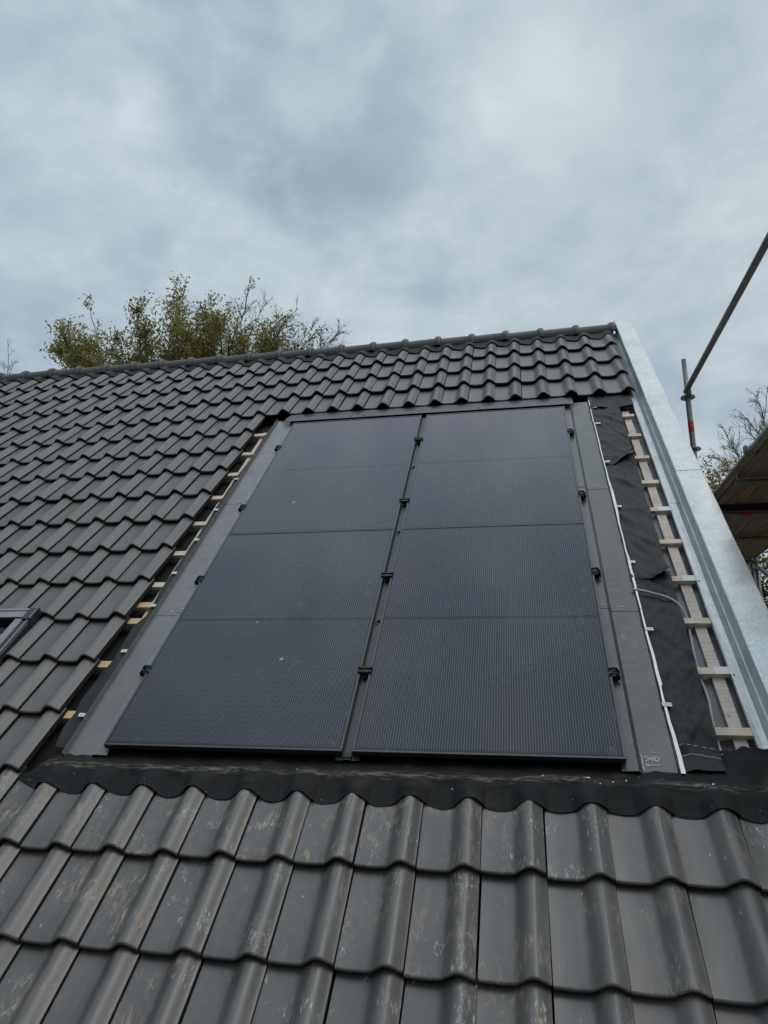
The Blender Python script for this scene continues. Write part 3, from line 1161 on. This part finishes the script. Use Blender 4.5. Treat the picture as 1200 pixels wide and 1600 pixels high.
b.box((-.300, .12, -.104), (-.252, 3.56, -.0835))
tag(b.build('counter_batten', M_BATTEN, mat4=ROOF), 'pale counter batten partly hidden left of the panels', 'counter batten')

# ------------------------------------------------------------------ black membranes
# strip on the left, its outer edge torn and wavy
mb = MB()
edge = [(0.02, -.285), (.12, -.30), (.24, -.296), (.335, -.305), (.44, -.300), (.52, -.297), (.60, -.278), (.88, -.287), (.95, -.262), (1.0, -.250), (1.06, -.268), (1.10, -.262),
        (1.308, -.268), (1.66, -.262), (2.0, -.25), (2.15, -.262), (2.6, -.256), (3.0, -.236), (3.3, -.246), (3.55, -.24)]


def lerp_edge(v):
    for (a, x), (b_, y) in zip(edge, edge[1:]):
        if v <= b_:
            t = (v - a) / (b_ - a)
            return x + (y - x) * max(0, t)
    return edge[-1][1]


def memL(a, b):
    v = .02 + b * 3.52
    ue = lerp_edge(v) + .006 * noise.noise((v * 9, 0, 0))
    u = ue + (-.19 - ue) * a
    return (u, v, -.057 + .012 * (1 - a) * noise.noise((v * 5, a * 2, 5)) + .007 * (1 - a))


mb.grid(memL, 8, 150, th=(0, 0, .003))
tag(mb.build('membrane_strip', M_MEM, mat4=ROOF), 'narrow torn black membrane strip along the left flashing', 'membrane')

# overlapping sheets on the right
for (v0, v1, ue0, ue1, curl, lift, lab) in [
        (-.012, 1.33, 2.688, 2.722, .0, .0, 'lowest black membrane sheet right of the panels with chalk lines'),
        (1.255, 2.73, 2.712, 2.735, .052, .003, 'middle black membrane sheet right of the panels, its corner lifting'),
        (2.600, 3.60, 2.735, 2.748, .075, .006, 'topmost black membrane sheet right of the panels, its corner curling up')]:
    root = empty('membrane_sheet', roof_at(0, 0, 0), lab, 'membrane', 'black membrane sheets beside the zinc trough')
    mb = MB()

    def sheet(a, b, v0=v0, v1=v1, ue0=ue0, ue1=ue1, curl=curl, lift=lift):
        ue = ue0 + (ue1 - ue0) * b
        u = 2.509 + (ue - 2.509) * a
        skew = (.10 if curl > .06 else .02 if curl else .0)
        v = v0 + (v1 - v0) * b + skew * a * a * (1 - b) ** 3 + .008 * noise.noise((u * 14, v0, 1)) * (1 - b)
        n = -.062 + lift + .010 * noise.noise((u * 9, v * 4, 2)) + .008 * noise.noise((u * 22 + v * 10, v * 9, 7)) + .004 * noise.noise((u * 50 - v * 18, v * 22, 3))
        # sags between the battens
        n += .014 * abs(math.sin((v - .209) * math.pi / .358)) ** .7 * -1 * (.3 + a * .7) + .008 + .008 * a
        fold = abs(((v * 1.9 + u * 2.3) % 1.0) - .5)
        n += .008 * max(0, 1 - fold * 9)
        fold = abs(((v * 2.6 - u * 3.1 + .35 * noise.noise((u * 4, v * 2, 8))) % 1.0) - .5)
        n += .008 * max(0, 1 - fold * 7)
        n += .016 * max(0, 1 - b * 14) * (1 if v0 < 0 else 0)
        n += curl * max(0, 1 - b * 7) ** 2 * max(0, (a - .25) / .75) ** 1.5
        return (u, v, n)
    mb.grid(sheet, 26, 110, th=(0, 0, .003))
    mb.build('sheet', M_MEM, root, sharp=60)
    if v0 < 0:
        mb = MB()

        def line(p, q, r=.0013):
            def at(u, v):
                a = (u - 2.509) / (2.692 - 2.509)
                z = sheet(a, (v - v0) / (v1 - v0))[2]
                return Vector((u, v, z + .0022))
            a, b = at(*p), at(*q)
            t = (b - a).normalized()
            s = Vector((-t.y, t.x, 0)) * r
            h = Vector((0, 0, .0016))
            mb.add([a + s, a - s, b - s, b + s, a + s - h, a - s - h, b - s - h, b + s - h], [(0, 1, 2, 3), (0, 4, 5, 1), (2, 6, 7, 3), (1, 5, 6, 2), (3, 7, 4, 0)])
        P1 = [(2.535, .122), (2.56, .127), (2.587, .128), (2.61, .124), (2.634, .117), (2.66, .110), (2.684, .104)]

        def along(P, t):
            x = t * (len(P) - 1)
            i = min(int(x), len(P) - 2)
            f = x - i
            return (P[i][0] + (P[i + 1][0] - P[i][0]) * f, P[i][1] + (P[i + 1][1] - P[i][1]) * f)
        for d0 in range(5):
            for q in range(3):
                line(along(P1, d0 * .2 + q * .04), along(P1, d0 * .2 + (q + 1) * .04))
        mb.build('chalk_line', M_CHALK, root, sharp=None)
        mb = MB()
        P2 = [(2.541, .073), (2.56, .079), (2.577, .081), (2.60, .079), (2.624, .073), (2.655, .066), (2.686, .059)]
        for q in range(24):
            line(along(P2, q / 24), along(P2, (q + 1) / 24))
        mb.build('chalk_line', M_CHALK, root, sharp=None)
        mb = MB()
        for cy in (.118, .070):
            for q in range(8):
                a0, a1 = q * math.pi / 4, (q + 1) * math.pi / 4
                line((2.520 + .004 * math.cos(a0), cy + .007 * math.sin(a0)), (2.520 + .004 * math.cos(a1), cy + .007 * math.sin(a1)), .0008)
            line((2.512, cy - .006), (2.512, cy + .007), .0008)
        mb.build('chalk_mark', M_CHALK, root, sharp=None)
        mb = MB()
        for d0 in range(6):                                # dashes high on the same sheet
            line((2.53 + d0 * .028, 1.17 - d0 * .010), (2.545 + d0 * .028, 1.165 - d0 * .010), .0008)
        mb.build('chalk_line', M_CHALK, root, sharp=None)
mb = MB()


def flap(a, b):
    u = 2.515 + a * .345
    v = 3.565 + b * .30 + .012 * math.sin(a * 5) * (1 - b) + .03 * a * (1 - b)
    return (u, v, -.046 + .010 * math.sin(a * 7 + 1) * (1 - b) + .004 * noise.noise((u * 20, v * 9, 1)))


mb.grid(flap, 24, 10, th=(0, 0, .003))
tag(mb.build('membrane_flap', M_MEM, mat4=ROOF), 'short black flap hanging from under the tiles at the top right', 'membrane')

# apron over the tile heads below the panels


def tile_top(u, v):
    s = ((UR - u) / TW) % 1
    vb = ROWS[K0 + 1]
    return PAN + prof(1 - s) - TILT * (v - vb) / .3655


mb = MB()


def apron(a, b):
    u = -.345 + a * 3.36
    s = 1 - ((UR - u) / TW) % 1
    low = -.203 - .012 * math.cos(2 * math.pi * (s - .80)) * -1 - .020 + .009 * noise.noise((u * 3, 2, 2)) + .010 * noise.noise((u * 9, 5, 2))
    hi = .10
    if u < -.19:                                           # torn left tip
        t = (u + .345) / .155
        hi = -.155 + t * .17 + .012 * noise.noise((u * 40, 0, 0))
        low = -.172 + (low + .172) * min(1, t * 1.2)
    if u > 2.62:
        hi = .10 + .02 * noise.noise((u * 25, 5, 0)) + .01
    v = low + (hi - low) * b
    k = min(1, max(0, (v + .175) / .11))
    k = k * k * (3 - 2 * k)
    drape = max(tile_top(u + q, v) for q in (-.010, -.005, 0, .005, .010)) + .007
    flatn = -.040 - .034 * min(1, max(0, (v + .06) / .10))
    if u > 2.68:
        q = min(1, (u - 2.68) / .09)
        flatn = flatn * (1 - q) + (-.047 + .010 * noise.noise((u * 8, v * 8, 3))) * q
    n = drape * (1 - k) + flatn * k
    n += .007 * (.5 - abs(noise.noise((u * 5 + v * 3, v * 7, 9)))) * min(1, max(0, (v + .20) / .05)) - .002
    n += .0045 * noise.noise((u * 11, v * 16, 4)) + .0025 * noise.noise((u * 30, v * 34, 8))
    n += .010 * math.exp(-((v + .085 + .02 * noise.noise((u * 2.2, 0, 0))) / .018) ** 2) * (.4 + noise.noise((u * 4, 7, 0)))
    return (u, v, n)


mb.grid(apron, 440, 26, th=(0, 0, .004))
tag(mb.build('flashing_apron', M_APRON, mat4=ROOF, sharp=60), 'dusty black rubber apron with wavy lower edge below the panels', 'apron')

# grit and a scrap of white on the apron, each too small to be more than litter
mb = MB()
for (u, v, lx, ly, rz) in [(2.15, -.075, .022, .006, .1), (2.62, -.085, .006, .005, .4), (1.98, -.07, .004, .004, 0), (1.62, -.15, .004, .003, 0),
                           (.95, -.08, .004, .003, .4), (2.25, -.09, .006, .003, .3), (2.30, -.082, .007, .003, 1.2), (2.2, -.10, .005, .003, .7)]:
    lx, ly = lx * .6, ly * .6
    mb.box((u - lx, v - ly, -.031), (u + lx, v + ly, -.028), skew=lambda x, y, z, u=u, v=v, rz=rz: (u + (x - u) * math.cos(rz) - (y - v) * math.sin(rz), v + (x - u) * math.sin(rz) + (y - v) * math.cos(rz), z))
tag(mb.build('grit', M_WHITE, mat4=ROOF), 'white chips and scraps lying on the black apron', 'litter', kind='stuff')

# grey cable
pts = [(2.50, 1.150, -.040), (2.523, 1.147, -.040), (2.56, 1.135, -.040), (2.599, 1.117, -.041), (2.65, 1.098, -.046), (2.688, 1.075, -.052), (2.718, 1.04, -.06), (2.736, .985, -.075), (2.741, .923, -.094),
       (2.735, .86, -.094), (2.73, .80, -.092), (2.722, .711, -.088), (2.720, .62, -.092), (2.717, .539, -.094), (2.721, .47, -.092), (2.720, .40, -.088), (2.712, .326, -.088), (2.706, .236, -.094), (2.702, .16, -.090), (2.70, .09, -.075)]


def smooth(P, k=4):
    P = [Vector(p) for p in P]
    o = []
    for i in range(len(P) - 1):
        p0, p1, p2, p3 = P[max(i - 1, 0)], P[i], P[i + 1], P[min(i + 2, len(P) - 1)]
        for q in range(k):
            t = q / k
            o.append(.5 * ((2 * p1) + (p2 - p0) * t + (2 * p0 - 5 * p1 + 4 * p2 - p3) * t * t + (3 * p1 - p0 - 3 * p2 + p3) * t ** 3))
    return o + [P[-1]]


mb = MB()
mb.tube(smooth(pts), .0068, 10)
tag(mb.build('cable', M_CABLE, mat4=ROOF), 'grey cable looping out over the black membrane and down under battens', 'cable')

# ------------------------------------------------------------------ zinc verge
vg = empty('verge_trim', roof_at(2.93, 0, 0), 'broad galvanised metal trim running up the right edge of the roof', 'verge trim')


def bend(y):
    t = min(1, max(0, (y - 1.0) / 4.5))
    return .028 * t


def verge_piece(profile, v0, v1, name, m, dz=0):
    mb = MB()
    mb.sweep([(x, z + dz) for x, z in profile], v0, v1, th=.0015, ny=40,
             wob=lambda i, y: (bend(y) + .0015 * noise.noise((y * 3, i * 2.0, 1)), .0012 * noise.noise((y * 4, i * 3.0, 6))))
    return mb.build(name, m, vg)


TR = [(-.089, -.072), (-.087, -.056), (-.083, -.055), (-.078, -.066), (-.046, -.069), (-.040, -.066), (-.034, -.070), (-.006, -.078), (.0, -.074), (.004, .018)]
CP = [(-.004, .014), (-.005, .027), (.000, .031), (.150, .033), (.157, .028), (.158, -.15)]
verge_piece(TR, -1.95, 2.09, 'trough', M_ZINC, 0)
verge_piece(TR, 2.07, 5.50, 'trough', M_ZINC, .0022)
verge_piece(CP, -1.95, 2.33, 'cap', M_ZINC_CAP, 0)
verge_piece(CP, 2.31, 5.60, 'cap', M_ZINC_CAP, .0022)
mb = MB()
mb.box((.024, 5.6005, -.05), (.184, 5.602, .034))
mb.build('end_plate', M_ZINC_CAP, vg)

# ------------------------------------------------------------------ roof window at the left edge
wu0, wu1, wv0, wv1 = -1.76, -.905, -.36, .955
rw = empty('roof_window', roof_at(wu0, wv0, 0), 'grey framed roof window cut by the left edge of the picture', 'roof window')
WX, WY = wu1 - wu0, wv1 - wv0
mb = MB()
t_ = .072
mb.box((0, 0, -.11), (WX, t_, .030))
mb.box((0, t_, -.11), (t_, WY - t_, .030))
mb.box((WX - t_, t_, -.11), (WX, WY - t_, .030))
o = mb.build('frame', M_WINDK, rw)
bv = o.modifiers.new('bevel', 'BEVEL')
bv.width = .003
bv.segments = 2
mb = MB()
mb.box((0, WY - .085, -.11), (WX - .001, WY - .001, .034))
o = mb.build('hood', M_WINDK, rw)
mb = MB()
mb.box((.0, WY - .080, .0345), (WX - .060, WY - .028, .040))
mb.box((.0, WY - .022, .0345), (WX - .055, WY - .003, .043))
mb.build('hood_cladding', M_WINFR, rw)
mb = MB()
mb.box((WX - .058, WY - .095, .0345), (WX + .002, WY + .003, .0405))
mb.box((WX + .0015, WY - .12, -.10), (WX + .0035, WY + .003, .0405))
mb.box((WX - .006, WY - .095, .041), (WX - .001, WY + .003, .046), 1)
mb.build('corner_cap', [M_WINDK, M_WINFR], rw)
mb = MB()
mb.box((WX - .100, .05, -.02), (WX - .052, WY - .090, .036))
mb.box((WX - .020, .0, .0305), (WX - .012, WY - .100, .037))
mb.box((.052, .05, -.02), (.100, WY - .090, .036))
mb.build('sash', M_WINFR, rw)
mb = MB()
mb.box((.10, .06, -.04), (WX - .10, WY - .09, -.022))
mb.build('pane', M_GLASS_DK, rw)
mb = MB()
for i in range(26):
    v = .09 + i * .043
    mb.box((.102, v, -.020), (WX - .102, v + .034, -.012))
mb.build('shutter', M_BLIND, rw)

# ------------------------------------------------------------------ scaffold beyond the gable
SX0, SX1 = 3.44, 4.22
sc = empty('scaffold', Matrix.Translation((SX0, 3.10, 0)), 'galvanised tube scaffold with boarded platform beyond the right gable', 'scaffold')
sinv = sc.matrix_world.inverted()


def sbuild(mb, name, m, par=None):
    o = mb.build(name, m, par or sc)
    o.matrix_parent_inverse = sinv
    return o


ZP = 1.865 + ZOFF                                          # underside level of the boards
R_ = .0242


def standard(x, y, ztop, tape=None, ros=()):
    mb = MB()
    mb.tube([(x, y, 0), (x, y, ztop - .36)], R_, 14)
    mb.tube([(x, y, ztop - .37), (x, y, ztop - .362), (x, y, ztop)], [R_, R_ * .86, R_ * .86], 14)
    st = sbuild(mb, 'standard', M_STEEL)
    for z in ros:
        rb = MB()
        ang = [i * math.pi / 12 for i in range(24)]
        for (ra, za, rb_, zb) in ((.062, -.005, .062, .005), ):
            up_ = [(x + ra * math.cos(a), y + ra * math.sin(a), z + .005) for a in ang]
            lo_ = [(x + ra * math.cos(a), y + ra * math.sin(a), z - .005) for a in ang]
            iu = [(x + .026 * math.cos(a), y + .026 * math.sin(a), z + .005) for a in ang]
            il = [(x + .026 * math.cos(a), y + .026 * math.sin(a), z - .005) for a in ang]
            n = 24
            fs = []
            for i in range(n):
                j = (i + 1) % n
                fs += [(i, j, n + j, n + i)[::-1], (i, j, 2 * n + j, 2 * n + i), (n + i, 3 * n + i, 3 * n + j, n + j)]
            rb.add(up_ + lo_ + iu + il, fs)
        o = rb.build('rosette', M_STEEL, st)
        o.matrix_parent_inverse = Matrix.Identity(4)
    if tape:
        tb = MB()
        tb.tube([(x, y, tape - .05), (x, y, tape + .05)], R_ + .001, 14)
        tb.build('red_tape', M_RED, st)
        e_ = MB()
        for i in range(10):
            a0 = -math.pi / 2 - .35 + .07 * i
            a1 = a0 + .06
            rr = R_ + .0018
            zz = tape + .012 * math.sin(i * 1.3)
            e_.add([(x + rr * math.cos(a0), y + rr * math.sin(a0), zz), (x + rr * math.cos(a1), y + rr * math.sin(a1), zz + .004),
                    (x + rr * math.cos(a1), y + rr * math.sin(a1), zz + .010), (x + rr * math.cos(a0), y + rr * math.sin(a0), zz + .006)], [(0, 1, 2, 3)])
        e_.build('tape_mark', M_BATTEN, st, sharp=None)
    return st


ZG = 3.02 + ZOFF
standard(SX0, 3.10, 3.37 + ZOFF, 2.70 + ZOFF, (2.99 + ZOFF, 2.49 + ZOFF))
standard(SX0, -1.0, 3.37 + ZOFF, None, (2.99 + ZOFF,))
standard(SX1 + .10, 4.75, ZP + .02, None, (ZP - .12,))
standard(SX1 + .05, 3.10, 2.25 + ZOFF, None, ())
standard(SX1 + .10, -1.0, 2.2 + ZOFF, None, ())
mb = MB()
mb.tube([(3.42, 3.06, 3.03 + ZOFF), (3.482, -.96, 2.905 + ZOFF)], R_, 14)
lg = sbuild(mb, 'guard_rail', M_STEEL_DARK)
mb = MB()
mb.tube([(3.4575, .66, 2.9555 + ZOFF), (3.4557, .78, 2.9592 + ZOFF)], R_ + .001, 14)
o = mb.build('red_tape', M_RED, lg)
mb = MB()
mb.box((SX0 - .016, 3.02, ZG - .032), (SX0 + .016, 3.085, ZG + .032))
o = mb.build('wedge_head', M_STEEL_DARK, lg)
# ledger that carries the boards on the roof side, and the outer one
mb = MB()
mb.tube([(SX0, 4.75, ZP + .03), (SX0, -1.0, ZP + .03)], R_ + .002, 14)
il = sbuild(mb, 'ledger', M_STEEL)
for y in (2.55, 1.62, .6):
    mb = MB()
    mb.tube([(SX0, y - .03, ZP + .03), (SX0, y - .025, ZP + .03), (SX0, y + .025, ZP + .03), (SX0, y + .03, ZP + .03)], [R_ + .004, R_ + .012, R_ + .012, R_ + .004], 14)
    mb.box((SX0 - .045, y - .02, ZP + .02), (SX0 - .030, y + .02, ZP + .065))
    mb.build('coupler', M_STEEL_DARK, il)
mb = MB()
mb.tube([(SX1 + .10, 4.75, ZP + .03), (SX1 + .10, -1.0, ZP + .03)], R_, 14)
sbuild(mb, 'ledger', M_STEEL_DARK)
for y, tape in ((4.70, 0), (3.72, 0), (2.86, 1), (2.05, 0), (1.1, 0)):
    mb = MB()
    mb.tube([(SX0, y, ZP - .045), (SX1 + .10, y, ZP - .045)], R_, 12)
    tr = sbuild(mb, 'transom', M_STEEL_DARK)
    if tape:
        mb = MB()
        mb.tube([(SX0 + .24, y, ZP - .045), (SX0 + .32, y, ZP - .045)], R_ + .001, 12)
        mb.build('red_tape', M_RED, tr)
        mb = MB()
        mb.box((SX0 + .03, y - .13, ZP - .06), (SX1 + .07, y - .10, ZP - .001))
        mb.build('toe_batten', M_BLACK, tr)
for i in range(4):
    x0 = SX0 + .032 + i * .205
    for (y0, y1) in ((-1.0, 2.10), (2.13, 4.78)):
        mb = MB()
        mb.box((x0, y0, ZP), (x0 + .198, y1, ZP + .045))
        sbuild(mb, 'board', M_PLANK)
mb = MB()
mb.tube([(SX1 + .10, 4.70, ZP - .10), (SX1 + .10, 2.3, ZP - 1.4)], R_ * .9, 12)
sbuild(mb, 'brace', M_STEEL_DARK)

# ------------------------------------------------------------------ trees


def limb(rng, p0, p1, n=7, wob=.12, r0=.05, r1=.006):
    p0, p1 = Vector(p0), Vector(p1)
    L = (p1 - p0).length
    o = []
    off = Vector((0, 0, 0))
    for i in range(n + 1):
        t = i / n
        off = off + Vector((rng.gauss(0, 1), rng.gauss(0, 1), rng.gauss(0, 1))) * wob * L / n * .6
        bow = Vector((0, 0, math.sin(t * math.pi) * .04 * L))
        o.append(p0.lerp(p1, t) + off * (1 - t * t) * 1.0 + bow)
    return o, [r0 + (r1 - r0) * (i / n) ** .7 for i in range(n + 1)]


def leaves(mb, rng, p, s, n, spread):
    for _ in range(n):
        c = Vector(p) + Vector((rng.gauss(0, spread), rng.gauss(0, spread), rng.gauss(0, spread)))
        a = Vector((rng.gauss(0, 1), rng.gauss(0, 1), rng.gauss(0, 1) - .3)).normalized()
        b = a.cross(Vector((rng.gauss(0, 1), rng.gauss(0, 1), rng.gauss(0, 1)))).normalized()
        q = s * rng.uniform(.6, 1.3)
        mb.add([c - a * q, c - b * q * .55, c + a * q, c + b * q * .55], [(0, 1, 2, 3)])


def tree(name, label, base, fork, tips, leafy, mats, rng, twig_len=.5, twigs=16, leaf=.03, nleaf=5, trunk_r=.16, group=None, spread=.07, sub=6, r0=.045, tr=.0042, lr=(.25, 1.0), wob=.16):
    root = empty(name, Matrix.Translation(base), label, 'tree', group)
    inv = Matrix.Translation(-Vector(base))
    tk, br, lf = MB(), MB(), MB()
    top = Vector(fork[len(fork) // 2])
    pts, rs = limb(rng, base, top, 8, .05, trunk_r, trunk_r * .45)
    tk.tube(pts, rs, 10)
    for ti, tip in enumerate(tips):
        lv = leafy[ti]
        f = Vector(fork[ti % len(fork)])
        st = Vector(pts[5]).lerp(top, .6)
        a, ra = limb(rng, st, f, 5, .1, trunk_r * .4, r0)
        br.tube(a, ra, 6)
        P, R = limb(rng, f, tip, 10, wob, r0, tr * 1.3)
        br.tube(P, R, 5)
        L = (P[-1] - P[0]).length
        for q in range(twigs):
            t = rng.uniform(.12, .97)
            x = t * 10
            i = min(int(x), 9)
            p = P[i].lerp(P[i + 1], x - i)
            d = (P[i + 1] - P[i]).normalized()
            side = d.cross(Vector((rng.gauss(0, 1), rng.gauss(0, 1), rng.gauss(0, 1)))).normalized()
            tl = twig_len * rng.uniform(.4, 1.1) * (1.15 - t * .75)
            e = p + (d * rng.uniform(.5, 1.0) + side * rng.uniform(.4, 1.0) + Vector((0, 0, .25))).normalized() * tl
            T, TR_ = limb(rng, p, e, 4, .25, tr * 1.6, tr * .7)
            br.tube(T, TR_, 4, cap=False)
            for s_ in range(sub):
                k = rng.randint(1, 4)
                d2 = (T[k] - T[k - 1]).normalized()
                sd2 = d2.cross(Vector((rng.gauss(0, 1), rng.gauss(0, 1), rng.gauss(0, 1)))).normalized()
                e2 = T[k] + (d2 * .8 + sd2 * .7).normalized() * tl * rng.uniform(.2, .5)
                br.tube([T[k], T[k].lerp(e2, .5) + sd2 * .01, e2], [tr, tr * .75, tr * .5], 3, cap=False)
                if rng.random() < lv and lr[0] * .6 < t < lr[1]:
                    leaves(lf, rng, e2, leaf, nleaf, spread)
                    leaves(lf, rng, T[k].lerp(e2, .5), leaf, nleaf // 2 + 1, spread)
        if lv > .1:
            for q in range(int(26 * lv)):                # leaves sitting along the leading shoot
                x = rng.uniform(.3, 1) * 10
                i = min(int(x), 9)
                leaves(lf, rng, P[i].lerp(P[i + 1], x - i), leaf * .9, 2, spread * .45)
    for m_, nm_, ma in ((tk, 'trunk', mats[0]), (br, 'branches', mats[1]), (lf, 'crown', mats[2])):
        if m_.v:
            o = m_.build(nm_, ma, root, sharp=None)
            o.matrix_parent_inverse = inv
    return root


rng = random.Random(21)
tips = [(-8.75, 10, 14.35), (-8.31, 10.3, 16.05), (-8.39, 9.6, 14.80), (-6.8, 10.4, 15.25), (-5.98, 10.2, 16.1), (-5.54, 9.8, 16.15), (-5.03, 10.3, 15.85),
        (-4.61, 10.1, 15.6), (-4.08, 10, 16.3), (-4.28, 10.2, 15.7), (-3.27, 10.3, 15.1), (-3.6, 10.0, 15.5), (-2.8, 9.8, 15.0),
        (-2.4, 10, 14.75), (-1.9, 10.2, 14.5), (-1.35, 10, 14.4), (-2.1, 9.6, 14.3), (-3.1, 9.6, 14.6), (-4.0, 9.8, 15.2)]
leafy = [.9, .55, .9, .9, .75, .8, .5, .35, .02, .05, .08, .04, .03, .03, .02, .02, .25, .35, .15]
fork = [(x * .66 - 1.75, y, 12.9) for x, y, z in tips]
OUTL = [(-8.9, 14.2), (-8.4, 14.6), (-7.6, 14.5), (-7, 14.95), (-6, 15.6), (-5, 15.45), (-4.3, 15.1), (-3.4, 14.7), (-2.6, 14.35), (-1.4, 14.0)]
for q in range(54):
    x = -8.4 + 5.6 * (q + rng.random()) / 54
    for (xa, za_), (xb, zb_) in zip(OUTL, OUTL[1:]):
        if xa <= x <= xb:
            zt = za_ + (zb_ - za_) * (x - xa) / (xb - xa)
    z = 13.6 + (zt - 13.6) * rng.uniform(.15, .92)
    yy = 10 + rng.uniform(-1.0, 1.0)
    tips.append((x, yy, z))
    leafy.append(.9 if x < -4.2 else .55)
    fork.append((x * .66 - 1.75 + rng.uniform(.0, .9), yy, 12.5 + rng.uniform(-.2, .5)))
tips = [(max(min(x, -1.9), -8.6) + .15, y, 13.6 + (z - 13.6) * (.90 if x < -4.7 else .84)) for x, y, z in tips]
tree('leafy_tree', 'olive leafed tree with bare top twigs rising behind the ridge', (-5.0, 10.0, 0), fork, tips, leafy,
     (M_BARK, M_BARK, M_LEAF), rng, twig_len=.66, twigs=14, leaf=.036, nleaf=5, trunk_r=.15, spread=.085, r0=.020, wob=.26)
rng = random.Random(4)
tree('bare_tree', 'few bare twigs showing above the far left end of the ridge', (-13.4, 14, 0), [(-13.3, 14, 15.0), (-13.6, 14, 15.0)],
     [(-13.61, 14, 17.45), (-13.15, 14, 16.7), (-13.75, 14.2, 16.7), (-13.95, 14, 17.0)], [0, 0, 0, 0], (M_BARK, M_TWIG, M_LEAF), rng, twig_len=.5, twigs=7, sub=3, trunk_r=.14, r0=.02, tr=.005)
rng = random.Random(8)
tree('bare_tree', 'leafless pale twigged tree above the scaffold boards on the right', (7.9, 12.5, 0), [(7.1, 12.4, 10.8), (7.0, 12.7, 10.6), (7.6, 12.4, 11.2), (7.3, 12.5, 10.9)],
     [(6.05, 12.4, 11.9), (6.28, 12.4, 12.6), (6.75, 12.5, 12.9), (7.05, 12.3, 13.2), (6.5, 12.7, 12.2), (7.4, 12.5, 13.5), (6.9, 12.8, 12.6), (8.1, 12.6, 13.8), (8.7, 12.5, 13.4), (7.7, 12.2, 13.2), (9.2, 12.9, 13.2), (6.2, 12.6, 11.9)],
     [0] * 12, (M_BARK, M_TWIG, M_LEAF), rng, twig_len=.72, twigs=22, sub=6, trunk_r=.16, r0=.026, tr=.0046)
rng = random.Random(9)
tree('autumn_tree', 'small yellow leafed tree peeping over the scaffold edge', (6.2, 11.2, 0), [(6.0, 11.2, 9.9), (6.2, 11.3, 9.8), (6.4, 11.2, 9.9)],
     [(5.55, 11.2, 11.25), (5.75, 11.3, 11.1), (5.95, 11.1, 11.2), (6.2, 11.2, 11.1), (6.5, 11.3, 11.0), (6.8, 11.2, 10.8), (5.6, 11.0, 10.7)],
     [.5, .6, .55, .6, .5, .6, .6], (M_BARK, M_TWIG, M_LEAF_Y), rng, twig_len=.36, twigs=12, leaf=.036, nleaf=3, trunk_r=.09, r0=.02)
rng = random.Random(12)
tree('autumn_tree', 'yellowing green tree seen under the scaffold platform', (7.4, 13.5, 0), [(7.1, 13.5, 6.4), (7.5, 13.5, 6.6), (7.0, 13.4, 6.2)],
     [(6.2, 13.4, 9.6), (6.5, 13.6, 9.9), (6.9, 13.5, 10.0), (7.3, 13.4, 9.9), (7.7, 13.6, 9.8), (8.2, 13.5, 9.3), (6.1, 13.3, 8.4), (6.4, 13.7, 9.0), (6.9, 13.2, 9.1), (8.4, 13.3, 8.5), (6.6, 13.5, 8.2), (7.4, 13.2, 8.8)],
     [.9] * 12, (M_BARK, M_BARK, M_LEAF_G), rng, twig_len=.9, twigs=22, leaf=.05, nleaf=5, trunk_r=.16, spread=.11)
